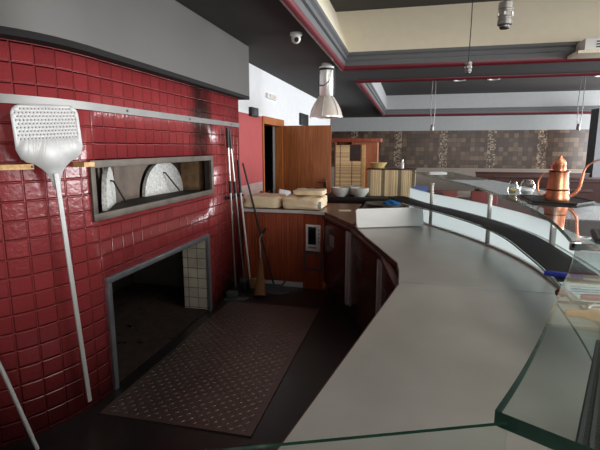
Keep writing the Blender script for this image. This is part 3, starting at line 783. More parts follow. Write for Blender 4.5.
# OUT runs far -> near; its right-hand side is -x (inwards): negative offsets go outwards
bm = NB(); ribbon(bm, GP, .006, .024, .901, .915); part('base_rail', bm, M['steel'], gd)
bm = NB(); ribbon(bm, GP, -.026, -.016, .902, 1.185); part('frosted_panel', bm, M['milky'], gd, label='frosted pale blue glass panel')
bm = NB(); ribbon(bm, GP, -.006, .215, 1.085, 1.094, 5, 0, 1); part('mid_shelf', bm, [M['glass'], M['glass_green']], gd)
posts = [(.24, 4.18), (.6, 3.41), (.785, 2.6), (.796, 1.9)]
for x, y in posts:
    bm = NB(); b2(bm, (x-.03, y-.012, .9), (x-.002, y+.012, 1.283), 0, .004); po = part('post', bm, M['steel'], gd)
    bm = NB(); b2(bm, (x-.034, y-.016, 1.268), (x+.004, y+.016, 1.2838), 0, .002); part('clamp', bm, M['steel'], po)
# top glass shelf, inner edge measured along the arc
TI = [(.1, 5.65), (.24, 4.93), (.43, 4.2), (.54, 3.6), (.6, 2.9), (.612, 2.5), (.6, 2.1), (.565, 1.8), (.525, 1.56)]
TO = [(.53, 5.8), (.66, 5.0), (.8, 4.3), (.92, 3.6), (1.0, 2.9), (1.06, 2.3), (1.08, 1.54)]
def glass_slab(bm, poly, z0, z1):
    prism(bm, ccw(poly), z0, z1, 0, 1)
TIs = [(p.x, p.y) for p in smooth_path([q + (0,) for q in TI], 4)]; TOs = [(p.x, p.y) for p in smooth_path([q + (0,) for q in TO], 4)]
bm = NB(); glass_slab(bm, TIs + list(reversed(TOs)), 1.284, 1.3); part('top_shelf', bm, [M['glass'], M['glass_light_edge']], gd, label='clear glass shelf with green edge')
bm = NB()
box(bm, (.53, 1.565, 1.29), (.03, .02, .03), None, 0, .004); part('shelf_joint', bm, M['chrome'], gd)

# near shelf sheet
ns = thing('glass_shelf', 'thick clear glass shelf sheet with dark green edge ending in a corner over the worktop', 'glass shelf', (.6, .8, 1.28))
NI = [(.525, 1.545), (.47, 1.39), (.395, 1.19), (.325, 1.02), (.237, .797), (.165, .63), (.11, .516)]
NIs = [(p.x, p.y) for p in smooth_path([q + (0,) for q in NI], 4)]
bm = NB(); glass_slab(bm, NIs + [(.2, .462), (.5, .29), (1.0, .1), (1.09, 1.52)], 1.281, 1.3); part('sheet', bm, [M['glass'], M['glass_green']], ns)
for x, y in ((.72, 1.3), (.635, .6)):
    bm = NB(); tube(bm, [(x, y, .9005), (x, y, 1.281)], .012); part('post', bm, M['chrome'], ns)
# upright clear divider meeting the corner
gp = thing('glass_divider', 'upright clear glass divider whose top edge crosses the worktop', 'glass divider', (0, .43, .9))
a, b = Vector((.118, .492)), Vector((-.3, .326)); d = b-a
bm = NB(); c = (a+b)/2
r = bmesh.ops.create_cube(bm, size=1)
bmesh.ops.transform(bm, matrix=Matrix.Translation((c.x, c.y, 1.107)) @ Matrix.Rotation(math.atan2(d.y, d.x), 4, 'Z') @ Matrix.Diagonal((d.length, .005, .386, 1)), verts=r['verts'])
for f in bm.faces: f.material_index = 1 if f.normal.z > .9 else 0
part('pane', bm, [M['panel_glass'], M['glass_green']], gp)
bm = NB(); box(bm, (c.x, c.y, .9075), (d.length, .02, .012), (0, 0, math.atan2(d.y, d.x))); part('base_channel', bm, M['steel'], gp)

# black mats on the middle shelf
def bar_mat(label, pts, d0, d1, z, group='black mats on the middle glass shelf'):
    mid = pts[len(pts)//2]
    t = thing('bar_mat', label, 'bar mat', (mid[0], mid[1], z), 0, group)
    bm = NB(); ribbon(bm, pts, d0, d1, z+.0005, z+.006, 4); part('base', bm, M['rubber'], t)
    bm = NB(); n = 16
    for k in range(n):
        o0 = d0+(d1-d0)*(k+.25)/n; o1 = d0+(d1-d0)*(k+.75)/n
        ribbon(bm, pts, o0, o1, z+.006, z+.0095, 4)
    part('ribs', bm, M['mat_ridged'], t)
    return t
farpts = [(-.02, 4.95)] + [p for p in OUT if p[1] > 3.0]
bar_mat('long black ribbed mat on the middle glass shelf, starting near the white carton', farpts[1:], .036, .205, 1.094)
bar_mat('black ribbed mat on the middle glass shelf below the copper pot', [(.69, 3.12), (.765, 2.75), (.785, 2.35), (.79, 1.95), (.785, 1.82)], .036, .21, 1.094)
# middle shelf of the near part
m2 = thing('middle_shelf', 'low glass shelf under the thick glass sheet carrying kitchen tools and a ribbed mat', 'glass shelf', (.65, 1.0, 1.08))
MP = [(.77, 1.58), (.735, 1.2), (.665, .8), (.6, .5), (.56, .3)]
bm = NB(); ribbon(bm, MP, .08, .27, 1.085, 1.094, 5, 0, 1); part('sheet', bm, [M['glass'], M['glass_green']], m2)
for x, y in ((.64, 1.45), (.53, .7)):
    bm = NB(); tube(bm, [(x, y, .9005), (x, y, 1.085)], .01); part('post', bm, M['chrome'], m2)
nm = thing('bar_mat', 'dark ribbed mat seen through the thick glass sheet beside its cut corner', 'bar mat', (.55, 1.0, 1.094), 0, 'black mats on the middle glass shelf')
bm = NB(); prism(bm, ccw([(.5, 1.26), (.3, .79), (.2, .5), (.42, .42), (.54, .8), (.66, 1.2)]), 1.0945, 1.1); part('base', bm, M['rubber'], nm)
bm = NB()
for k in range(13):
    f0, f1 = (k+.2)/13, (k+.62)/13
    A = [(.5, 1.26), (.3, .79), (.2, .5)]; B = [(.66, 1.2), (.54, .8), (.42, .42)]
    P0 = [(a[0]+(b[0]-a[0])*f0, a[1]+(b[1]-a[1])*f0) for a, b in zip(A, B)]; P1 = [(a[0]+(b[0]-a[0])*f1, a[1]+(b[1]-a[1])*f1) for a, b in zip(A, B)]
    prism(bm, ccw(P0+list(reversed(P1))), 1.1, 1.104)
part('ribs', bm, M['mat_ridged'], nm)
tm = thing('bar_mat', 'black ribbed mat lying on the upper glass shelf near the copper pot', 'bar mat', (.75, 1.7, 1.3), 0)
tp = [(.655, 1.8), (.6, 1.6), (.82, 1.58), (.95, 1.83)]
bm = NB(); prism(bm, ccw(tp), 1.3005, 1.308); part('base', bm, M['rubber'], tm)
bm = NB()
for k in range(10):
    f0, f1 = (k+.25)/10, (k+.7)/10
    L2 = lambda a, b, f: (a[0]+(b[0]-a[0])*f, a[1]+(b[1]-a[1])*f)
    prism(bm, ccw([L2(tp[0], tp[3], f0), L2(tp[1], tp[2], f0), L2(tp[1], tp[2], f1), L2(tp[0], tp[3], f1)]), 1.308, 1.311)
part('ribs', bm, M['mat_ridged'], tm)

# tools on the middle shelf
Z1s = 1.1
kn = thing('knife', 'kitchen tool with blue handle on the black mat at the glass joint', 'knife', (.6, 1.86, Z1s+.004))
bm = NB(); tube(bm, [(.535, 1.87, Z1s+.016), (.56, 1.865, Z1s+.017), (.66, 1.84, Z1s+.016)], [.009, .0115, .01]); part('handle', bm, M['blue_pen'], kn)
bm = NB(); box(bm, (.71, 1.822, Z1s+.012), (.1, .022, .002), (0, 0, -.25)); part('blade', bm, M['steel'], kn)
kn = thing('knife', 'kitchen tool with dull red handle under the thick glass sheet', 'knife', (.65, 1.62, Z1s))
bm = NB(); tube(bm, [(.575, 1.6, Z1s+.012), (.6, 1.6, Z1s+.013), (.72, 1.59, Z1s+.012)], [.009, .012, .011]); part('handle', bm, M['red_handle'], kn)
bm = NB(); box(bm, (.81, 1.585, Z1s+.01), (.18, .024, .002)); part('blade', bm, M['steel'], kn)
rp_ = thing('rolling_pin', 'pale wooden rolling pin seen through the thick glass sheet', 'rolling pin', (.6, 1.43, 1.095))
bm = NB(); tube(bm, [(.475, 1.425, 1.112), (.485, 1.425, 1.112), (.53, 1.425, 1.112), (.54, 1.425, 1.112), (.7, 1.42, 1.112)], [.008, .012, .012, .017, .017], 16); part('roller', bm, M['pale_wood'], rp_)
bm = NB(); lathe(bm, [(0, 0), (.018, 0), (.02, .012), (.012, .022), (0, .024)], 14, (.535, 1.66, 1.0945)); tag(link('cork_knob', bm, M['copper_dark'], None, (.535, 1.66, 1.0945)), 'small brown knob standing at the end of the black mat', 'knob')
gr = NB(); tube(gr, [(.57, 1.52, 1.108), (.66, 1.54, 1.108)], .006); tube(gr, [(.56, 1.5, 1.108), (.6, 1.545, 1.108)], .005)
tag(link('steel_tongs', gr, M['steel'], None, (.6, 1.52, 1.104)), 'small steel tongs lying between the red handle and the rolling pin', 'tongs')

# ------------------------------------------------------------------ copper pot on a dark tray
TZ = 1.3
ty = thing('serving_tray', 'flat dark wooden tray under the copper pot on the glass shelf', 'tray', (.8, 2.78, TZ))
bm = NB(); prism(bm, ccw([(.68, 2.98), (.67, 2.66), (.86, 2.58), (.99, 2.72), (.97, 2.95)]), TZ+.001, TZ+.008); part('board', bm, M['black'], ty)
bm = NB()
q = [(.68, 2.98), (.67, 2.66), (.86, 2.58), (.99, 2.72), (.97, 2.95)]
for a, b in zip(q, q[1:]+q[:1]): tube(bm, [(a[0], a[1], TZ+.008), (b[0], b[1], TZ+.008)], .005, 8)
part('rim', bm, M['black'], ty)
pc = Vector((.815, 2.75, TZ+.0095))
pt = thing('copper_pot', 'tall hammered copper pot with long curved spout on a dark tray', 'pot', pc, math.radians(-13))
pt.scale = (.86, .86, .95); k = 1.0
def sc_(pr): return [(r*k, z*k) for r, z in pr]
bm = NB(); lathe(bm, sc_([(0, .0), (.070, 0), (.072, .006), (.069, .03), (.064, .058), (.067, .06), (.067, .066), (.062, .068), (.058, .11), (.055, .162), (.057, .166), (.05, .17), (0, .17)]), 36); part('body', bm, M['copper'], pt, world=False)
bm = NB(); lathe(bm, sc_([(.0665, .057), (.0685, .062), (.0665, .067)]), 36); part('band', bm, M['copper_dark'], pt, world=False); bm = NB(); lathe(bm, sc_([(.056, .163), (.061, .166), (.061, .171), (.05, .173)]), 36); part('band', bm, M['copper_dark'], pt, world=False)
bm = NB(); lathe(bm, sc_([(.036, .168), (.035, .2), (.038, .206), (.037, .212), (.032, .228), (.02, .241), (.008, .246), (.009, .252), (.006, .258), (0, .26)]), 30); part('lid', bm, M['copper'], pt, world=False)
bm = NB(); tube(bm, smooth_path([(-.052, 0, .155), (-.085, 0, .15), (-.112, 0, .11), (-.112, 0, .06), (-.092, 0, .025), (-.064, 0, .03)], 6), .0055, 10); part('handle', bm, M['copper'], pt, world=False)
bm = NB(); tube(bm, smooth_path([(.06, 0, .02), (.095, 0, .04), (.12, 0, .08), (.128, 0, .13), (.14, 0, .185), (.175, 0, .22), (.255, 0, .255)], 6), [.012-.0085*i/36 for i in range(37)], 12); part('spout', bm, M['copper'], pt, world=False)
bm = NB(); lathe(bm, [(0, 0), (.012, .004), (.013, .014), (.008, .022), (0, .023)], 14); bmesh.ops.translate(bm, verts=bm.verts[:], vec=(-.048, 0, .178)); part('thumb_stop', bm, M['red_handle'], pt, world=False)
def jar(label, x, y, r, h):
    t = thing('glass_jar', label, 'glass jar', (x, y, TZ+.001), 0, 'small glass jars beside the copper pot')
    bm = NB(); lathe(bm, [(0, 0), (r*.7, 0), (r, h*.35), (r*.95, h*.65), (r*.6, h), (r*.56, h), (r*.9, h*.64), (r*.93, h*.36), (r*.6, .006), (0, .006)], 22); part('bowl', bm, M['jar_glass'], t, world=False)
    bm = NB(); lathe(bm, [(0, .008), (r*.62, .008), (r*.88, h*.3), (r*.7, h*.42), (0, h*.46)], 18); part('contents', bm, M['white_plastic'] if r > .032 else M['straw'], t, world=False)
jar('round glass jar with pale contents, touching the copper pot handle side', .735, 3.06, .046, .1)
jar('small glass jar with yellowish contents, farther from the copper pot', .66, 3.1, .031, .085)

# ------------------------------------------------------------------ things on the worktop's far end
cbd = thing('cutting_board', 'large thick white cutting board standing on edge across the far end of the steel worktop', 'cutting board', (-.1, 4.0, .9))
ca, cb_ = Vector((-.405, 3.86)), Vector((.165, 4.115)); cd_ = cb_-ca; cang = math.atan2(cd_.y, cd_.x); cl_ = cd_.length
T = Matrix.Translation(((ca.x+cb_.x)/2, (ca.y+cb_.y)/2, .9078)) @ Matrix.Rotation(cang, 4, 'Z') @ Matrix.Rotation(math.radians(-12), 4, 'X')
bm = NB(); q = []
hw, hh, rr = cl_/2, .165, .022
for cx_, cz_, a0 in ((hw-rr, rr, -90), (hw-rr, hh-rr, 0), (-hw+rr, hh-rr, 90), (-hw+rr, rr, 180)):
    for kk in range(5): a_ = math.radians(a0+kk*22.5); q.append((cx_+rr*math.cos(a_), cz_+rr*math.sin(a_)))
f0_ = [bm.verts.new((x, 0, z)) for x, z in q]; f1_ = [bm.verts.new((x, .03, z)) for x, z in q]
bm.faces.new(f0_); bm.faces.new(list(reversed(f1_)))
for kk in range(len(q)): bm.faces.new((f0_[kk], f0_[(kk+1) % len(q)], f1_[(kk+1) % len(q)], f1_[kk]))
bmesh.ops.transform(bm, matrix=T, verts=bm.verts[:]); part('slab', bm, M['white_plastic'], cbd)
for u_ in (-.2, .2):
    bm = NB(); box(bm, (u_, .075, .022), (.03, .09, .03), None, 0, .003)
    bmesh.ops.transform(bm, matrix=Matrix.Translation(((ca.x+cb_.x)/2, (ca.y+cb_.y)/2, .8947)) @ Matrix.Rotation(cang, 4, 'Z'), verts=bm.verts[:]); part('foot', bm, M['white_plastic'], cbd)

# back counter
bc = thing('back_counter', 'low dark fronted back counter carrying bowls and a bamboo clad box', 'counter', (-.4, 6.5, 0))
bm = NB(); b2(bm, (-1.08, 6.05, .05), (.5, 6.95, .87)); part('body', bm, M['dark_wood'], bc)
bm = NB(); b2(bm, (-1.1, 6.0, .87), (.52, 7.0, .93), 0, .004); part('top', bm, M['black'], bc)
bm = NB(); b2(bm, (-1.06, 6.08, 0), (.48, 6.9, .05)); part('plinth', bm, M['kick'], bc)
BZ = .93
def dish_stack(label, x, y, r, n):
    t = thing('bowl_stack' if False else 'bowl', label, 'bowl', (x, y, BZ+.001), 0, 'grey bowls on the back counter')
    bm = NB(); lathe(bm, [(0, 0), (r*.55, 0), (r*.6, .01), (r*.97, .07), (r, .12), (r*.97, .12), (r*.9, .07), (r*.5, .018), (0, .016)], 26); part('dish', bm, M['china'], t, world=False)
    return t
dish_stack('grey bowl on the back counter closest to the wooden door', -.88, 6.15, .12, 1)
dish_stack('wide grey bowl on the back counter touching the bamboo clad box', -.62, 6.17, .13, 1)
dish_stack('grey bowl on the back counter set behind the other two', -.75, 6.46, .12, 1)
bb = thing('bamboo_box', 'crate clad in upright bamboo sticks with dark bindings on the back counter', 'box', (-.2, 6.3, BZ+.001), 0)
bm = NB(); b2(bm, (-.33, .0, 0), (.31, .018, .36)); b2(bm, (-.33, .018, 0), (-.315, .36, .36)); b2(bm, (.295, .018, 0), (.31, .36, .36)); b2(bm, (-.33, .36, 0), (.31, .375, .36)); part('bamboo_cladding', bm, M['bamboo_v'], bb, world=False)
bm = NB(); b2(bm, (-.345, -.012, .361), (.325, .39, .375), 0, .003); part('lid', bm, M['dark_wood'], bb, world=False)
bb.rotation_euler = (0, 0, math.radians(-2))
LZ = BZ+.001+.376
bk = thing('straw_basket', 'shallow straw bread basket on top of the bamboo clad box', 'basket', (-.40, 6.5, LZ))
bm = NB(); lathe(bm, [(0, 0), (.08, 0), (.115, .07), (.12, .075), (.108, .072), (.075, .012), (0, .012)], 24); part('bowl', bm, M['straw'], bk, world=False)
for a in (0, ):
    bm = NB(); tube(bm, [(.118*math.cos(t), .118*math.sin(t), .073) for t in (2*PI*i/24 for i in range(25))], .006, 6, False); part('rim', bm, M['straw'], bk, world=False)
bt = thing('shaker', 'small pale shaker bottle standing on the bamboo clad box', 'shaker', (-.07, 6.46, LZ))
bm = NB(); lathe(bm, [(0, 0), (.025, 0), (.026, .07), (.014, .09), (.013, .1)], 16); part('bottle', bm, M['china'], bt, world=False)
bm = NB(); lathe(bm, [(.016, .096), (.016, .118), (.01, .124), (0, .124)], 16); part('cap', bm, M['steel'], bt, world=False)
pw = NB(); box(pw, (.33, 5.5, 1.301+.006), (.2, .2, .012), (0, 0, .2), 0, .002); tag(link('paper_stack', pw, M['white_plastic'], None, (.33, 5.5, 1.301)), 'thin pile of white papers on the far end of the glass shelf', 'papers')
# carton with gabled top
ct = thing('carton', 'small white carton with gabled blue top at the end of the bamboo box', 'carton', (.16, 5.6, .9))
bm = NB(); b2(bm, (-.075, -.06, .0), (.085, .06, .16)); part('body', bm, M['carton'], ct, world=False)
bm = NB()
for s in (-1, 1):
    v = [bm.verts.new(p) for p in ((-.078, s*.062, .16), (.088, s*.062, .16), (.088, s*.008, .225), (-.078, s*.008, .225))]; bm.faces.new(v)
    v2 = [bm.verts.new(p) for p in ((-.078, s*.062, .155), (.088, s*.062, .155), (.088, 0, .22), (-.078, 0, .22))]; bm.faces.new(v2)
    bm.faces.new((v[0], v[1], v2[1], v2[0]))
b2(bm, (-.078, -.008, .22), (.088, .008, .235))
part('gable', bm, M['carton_blue'], ct, world=False)
bm = NB(); b2(bm, (-.03, -.0615, .05), (.03, -.06, .12)); part('print_panel', bm, M['carton_blue'], ct, world=False)
bm = NB(); b2(bm, (.0, 5.3, .0), (.3, 5.85, .87)); b2(bm, (-.01, 5.28, .87), (.32, 5.9, .8995), 0)
tag(link('side_cabinet', bm, M['grey_plastic'], None, (.1, 5.6, 0)), 'narrow grey cabinet below the white carton at the bar end', 'cabinet')
# grey tray with blue cloth
tr = thing('grey_tray', 'flat grey tray behind the white cutting board holding a blue cloth', 'tray', (-.25, 5.5, .9))
bm = NB(); lathe(bm, [(0, .001), (.19, .001), (.22, .03), (.21, .03), (.185, .01), (0, .01)], 28); part('dish', bm, M['grey_cloth'], tr, world=False)
def blob(bm, c, s, seed, amp=.25, sub=3, flat=True):
    r = bmesh.ops.create_icosphere(bm, subdivisions=sub, radius=1)
    for v in r['verts']:
        n = noise.noise(v.co*1.7+Vector((seed, seed*2, 0)))
        v.co *= 1+amp*n
        if flat and v.co.z < -.4: v.co.z = -.4
        v.co = Vector((v.co.x*s[0]+c[0], v.co.y*s[1]+c[1], (v.co.z+.4)*s[2]+c[2]))
        for f in v.link_faces: f.smooth = True
bm = NB(); blob(bm, (-.16, 5.48, .922), (.1, .09, .035), 3, .5); tag(link('blue_cloth', bm, M['blue'], None, (-.16, 5.48, .911)), 'crumpled bright blue cloth in the grey tray', 'cloth')
bm = NB(); b2(bm, (-.46, 5.2, 0), (-.05, 5.85, .87)); b2(bm, (-.5, 5.02, .87), (-.02, 5.88, .899))
tag(link('prep_table', bm, M['kick'], None, (-.25, 5.5, 0)), 'dark prep table bridging the worktop and the back counter', 'table')
bm = NB(); box(bm, (-.66, 4.95, .9035), (.13, .09, .006), (0, 0, .3)); tag(link('order_pad', bm, M['sack'], None, (-.66, 4.95, .9)), 'small beige paper pad on the brown counter top', 'pad')

# wine cabinet with bamboo blind behind
wcb = thing('cabinet', 'reddish wooden cabinet with bamboo blind front and flat cornice behind the counter', 'cabinet', (-.86, 7.75, 0))
bm = NB(); b2(bm, (-.36, 0, .06), (-.33, .4, 1.68)); b2(bm, (-.07, .0, .06), (.36, .4, 1.68)); b2(bm, (-.36, .38, .06), (.36, .4, 1.68)); b2(bm, (-.33, 0, .06), (-.07, .38, .9)); part('carcass', bm, M['cab_wood'], wcb, world=False)
bm = NB(); b2(bm, (-.4, -.05, 1.68), (.42, .42, 1.745), 0, .008); part('cornice', bm, M['slat_wood'], wcb, world=False)
bm = NB(); b2(bm, (-.34, -.02, .9), (.17, -.006, 1.36)); b2(bm, (-.34, -.02, 1.36), (-.1, -.006, 1.63)); part('bamboo_blind', bm, M['bamboo_h'], wcb, world=False)
bm = NB(); b2(bm, (-.1, -.018, 1.37), (.08, -.004, 1.64)); part('dark_hole_sheet', bm, M['kick'], wcb, world=False)  # flat dark sheet on the front, its colour standing in for a shaded hole
bm = NB(); b2(bm, (.1, -.022, .9), (.17, -.004, 1.64), 0, .003); part('pale_stile', bm, M['pale_wood'], wcb, world=False)
bm = NB(); b2(bm, (-.34, .02, 0), (.34, .38, .06)); part('plinth', bm, M['kick'], wcb, world=False)

# flour sacks on the corner counter
def sack(label, c, s, seed, group='beige flour sacks on the corner counter', pr=False):
    t = thing('flour_sack', label, 'flour sack', c, 0, group)
    bm = NB(); r = bmesh.ops.create_cube(bm, size=2); bmesh.ops.subdivide_edges(bm, edges=bm.edges[:], cuts=9, use_grid_fill=True)
    for v in bm.verts:
        p = v.co.copy(); e = 9
        L_ = (abs(p.x)**e+abs(p.y)**e+abs(p.z)**e)**(1/e); p = p/L_
        n = noise.noise(Vector((p.x*2.2+seed, p.y*2.2, p.z*2+seed)))+.5*noise.noise(Vector((p.x*5+seed, p.y*5, p.z*4)))
        k_ = 1+.11*n
        z = p.z*(1+.34*n if p.z > 0 else 1)
        v.co = Vector((p.x*s[0]/2*(k_*.5+.5), p.y*s[1]/2*(k_*.5+.5), (z+1)*s[2]/2))
        if v.co.z < .002: v.co.z = .0
    for f in bm.faces: f.smooth = True
    part('bag', bm, M['sack'], t, world=False)
    bm = NB(); tube(bm, [(-s[0]*.42, -s[1]*.47, s[2]*.78), (0, -s[1]*.5, s[2]*.8), (s[0]*.42, -s[1]*.47, s[2]*.78)], .005, 6); part('stitched_hem', bm, M['sack'], t, world=False)
    if pr:
        bm = NB(); box(bm, (s[0]*.42, -s[1]*.475, s[2]*.42), (s[0]*.16, .008, s[2]*.6), None, 0, .002); part('printed_end', bm, M['print'], t, world=False, label='blue grey printed end')
sack('beige flour sack lying next to the tiled wall on the corner counter', (-1.625, 5.11, .901), (.43, .44, .14), 1.3)
sack('beige flour sack with blue grey printed end, underneath another sack', (-1.145, 5.1, .901), (.46, .44, .135), 4.1, pr=True)
sack('small beige flour sack lying on top of the printed one', (-1.1, 5.17, 1.05), (.36, .28, .06), 8.7)
cl = NB()
for kx in range(3):
    tube(cl, [(-1.86+.06*math.cos(t)+kx*.05, 5.5+.05*math.sin(t), .9+.03+.045*kx+.018*math.sin(2*t)) for t in (2*PI*i/20 for i in range(21))], .01, 8, False)
tag(link('hose_coil', cl, M['dark_wood'], None, (-1.65, 5.5, .9)), 'dark red hose coil behind the beige sacks by the wall', 'hose')
bm = NB(); box(bm, (-1.5, 5.5, .957), (.16, .12, .11), (0, 0, .4), 0, .01); box(bm, (-1.5, 5.5, 1.035), (.15, .05, .05), (.3, .2, .5), 0, .008)
tag(link('white_packet', bm, M['carton'], None, (-1.5, 5.5, .9)), 'small crumpled white packet behind the beige sacks', 'packet')

# ------------------------------------------------------------------ wall and ceiling fittings
ic = thing('wall_unit', 'small black wall unit with grey face above the red paint beside the doorway', 'wall unit', (-2.1, 6.02, 2.0))
bm = NB(); b2(bm, (-2.1, 5.89, 2.01), (-2.05, 6.16, 2.13), 0, .006); part('case', bm, M['black'], ic)
bm = NB(); b2(bm, (-2.05, 5.96, 2.03), (-2.046, 6.12, 2.11)); part('face', bm, M['grey_plastic'], ic)
bm = NB(); b2(bm, (-2.1, 8.8, 2.03), (-2.06, 9.5, 2.26), 0, .006); o = tag(link('wall_speaker', bm, M['black'], None, (-2.1, 9.15, 2.14)), 'black rectangular speaker high on the white wall above the open door', 'speaker')
el = thing('emergency_light', 'small white emergency light high on the white wall above the doorway', 'emergency light', (-2.1, 6.88, 2.36))
bm = NB(); b2(bm, (-2.1, 6.65, 2.325), (-2.06, 7.1, 2.4), 0, .01); part('case', bm, M['cam_white'], el)
bm = NB(); b2(bm, (-2.06, 6.72, 2.34), (-2.045, 7.03, 2.385), 0, .006); part('lens', bm, M['lamp_mesh'], el)
cc = thing('security_camera', 'white dome security camera with black lens on the dark ceiling', 'camera', (-1.11, 4.53, CZ))
bm = NB(); lathe(bm, [(.06, 0), (.06, -.02), (.05, -.03), (0, -.03)], 22); part('base', bm, M['cam_white'], cc, world=False)
bm = NB(); bmesh.ops.create_uvsphere(bm, u_segments=18, v_segments=12, radius=.047, matrix=Matrix.Translation((0, -.004, -.055))); 
for f in bm.faces: f.smooth = True
ball = part('ball', bm, M['cam_white'], cc, world=False)
bm = NB(); tube(bm, [(.012, -.03, -.065), (.017, -.054, -.074)], .022, 16); part('lens', bm, M['black'], ball, world=False)

# big industrial pendant
lp = thing('pendant_lamp', 'large industrial pendant lamp with ribbed reflector shade by the ceiling corner', 'pendant lamp', (-1.1, 6.2, 2.0))
bm = NB(); lathe(bm, [(0, .70), (.06, .70), (.075, .665), (.1, .655), (.1, .62), (0, .62)], 26); part('cap', bm, M['cam_white'], lp, world=False)
bm = NB(); lathe(bm, [(.108, .63), (.108, .605), (.1, .605)], 26); lathe(bm, [(.1, .605), (0, .605)], 26); part('collar', bm, M['black'], lp, world=False)
bm = NB(); lathe(bm, [(0, .605), (.093, .605), (.093, .29), (.07, .26), (0, .26)], 28); part('ballast_case', bm, M['lamp_shell'], lp, world=False)
bm = NB(); lathe(bm, [(.088, .26), (.12, .22), (.165, .15), (.198, .07), (.214, .0), (.22, 0), (.204, .075), (.17, .158), (.124, .23), (.09, .272)], 36); part('shade', bm, M['lamp_mesh'], lp, world=False)
bm = NB(); lathe(bm, [(.214, -.008), (.226, -.008), (.226, .012), (.214, .012), (.214, -.008)], 36); part('shade_rim', bm, M['lamp_shell'], lp, world=False)
for q_ in range(6):
    a = q_*PI/3+.45
    bm = NB(); tube(bm, smooth_path([((r+.004)*math.cos(a), (r+.004)*math.sin(a), z) for r, z in ((.095, .27), (.126, .225), (.172, .152), (.206, .073), (.222, .0))], 3), .006, 6); part('rib', bm, M['lamp_shell'], lp, world=False)
for a in (0.0, PI):
    bm = NB(); tube(bm, [(.107*math.cos(a), .107*math.sin(a), .6), (.112*math.cos(a), .112*math.sin(a), .45), (.1*math.cos(a), .1*math.sin(a), .28)], .006, 6); part('strut', bm, M['grey_plastic'], lp, world=False)
bm = NB(); tube(bm, smooth_path([(.075, -.07, .6), (.06, -.1, .47), (-.03, -.11, .4), (-.09, -.06, .42)], 4), .006, 6); part('safety_cable', bm, M['black'], lp, world=False)
lp.location.z = 2.0

def bare_socket(name, label, x, y, z, h, r, top):
    t = thing(name, label, 'lamp', (x, y, z), 0, 'bare hanging lamp bodies')
    bm = NB(); lathe(bm, [(0, 0), (r*.7, .0), (r*.72, h*.06), (r, h*.1), (r, h*.3), (r*.93, h*.32), (r*.93, h*.4), (r, h*.42), (r, h*.62), (r*.93, h*.64), (r*.93, h*.7), (r, h*.72), (r, h*.95), (r*.7, h), (0, h)], 22); part('lamp_body', bm, M['socket_metal'], t, world=False)
    bm = NB(); lathe(bm, [(0, -h*.05), (r*.62, -h*.05), (r*.66, 0.001), (0, .001)], 18); part('socket_mouth', bm, M['black'], t, world=False)
    for a in range(6):
        bm = NB(); box(bm, (r*math.cos(a*PI/3+.3), r*math.sin(a*PI/3+.3), h*.5), (.012, .012, h*.12), (0, 0, a*PI/3+.3)); part('bracket', bm, M['cam_white'], t, world=False)
    bm = NB(); tube(bm, [(0, 0, h*.98), (.004, 0, (top-z)*.5), (0, 0, top-z)], .005, 6); part('cord', bm, M['black'], t, world=False)
bare_socket('hanging_lamp', 'larger of the two bare grey lamp bodies hanging before the cream coffer side', .575, 3.3, 2.36, .155, .045, 3.48)
bare_socket('hanging_lamp', 'smaller bare grey lamp body hanging on a long thin cord across the red moulding', .615, 5.5, 2.41, .12, .036, 3.48)
for (x, z0, lab) in ((.57, 2.0, 'thin twin wire pendant with tiny socket in the far coffer, nearer the wooden cabinet'), (3.87, 1.99, 'thin twin wire pendant with tiny socket in the far coffer, beside the grey pillar')):
    t = thing('wire_pendant', lab, 'pendant lamp', (x, 12, z0), 0, 'thin wire pendants in the far coffer')
    bm = NB(); lathe(bm, [(0, 0), (.035, 0), (.05, .05), (.03, .14), (0, .15)], 14); part('socket', bm, M['socket_metal'], t, world=False)
    bm = NB(); tube(bm, [(-.03, 0, .1), (-.06, 0, .6), (-.03, 0, 3.34-z0)], .008, 6); part('wire', bm, M['socket_metal'], t, world=False)
    bm = NB(); tube(bm, [(.03, 0, .1), (.05, 0, .6), (.03, 0, 3.34-z0)], .008, 6); part('wire', bm, M['socket_metal'], t, world=False)
for j, (x, lab) in enumerate(((1.25, 'round downlight in the far coffer top nearest the wooden cabinet side'), (2.1, 'round downlight in the far coffer top, middle of the three'), (4.6, 'round downlight in the far coffer top nearest the grey pillar'))):
    t = thing('downlight', lab, 'downlight', (x, 13, 3.35), 0, 'downlights in the far coffer')
    bm = NB(); lathe(bm, [(.1, -.001), (.16, -.001), (.155, -.02), (.11, -.02), (.1, -.001)], 24); part('ring', bm, M['cam_white'], t, world=False)
    bm = NB(); lathe(bm, [(0, -.004), (.1, -.004), (.1, -.001), (0, -.001)], 20); part('lens', bm, M['grey_plastic'], t, world=False)
ac = thing('air_conditioner', 'white air conditioner unit with beige base at the coffer edge', 'air conditioner', (2.3, 6.3, 2.7))
bm = NB(); b2(bm, (1.98, 6.2, 2.72), (3.0, 6.52, 2.86), 0, .01); part('case', bm, M['cam_white'], ac)
bm = NB(); b2(bm, (1.9, 6.16, 2.685), (3.05, 6.54, 2.72), 0, .006); part('base', bm, M['cream'], ac)
bm = NB(); 
for k in range(3): b2(bm, (2.1, 6.19, 2.75+k*.03), (2.95, 6.2, 2.765+k*.03))
part('louvre', bm, M['grey_plastic'], ac)

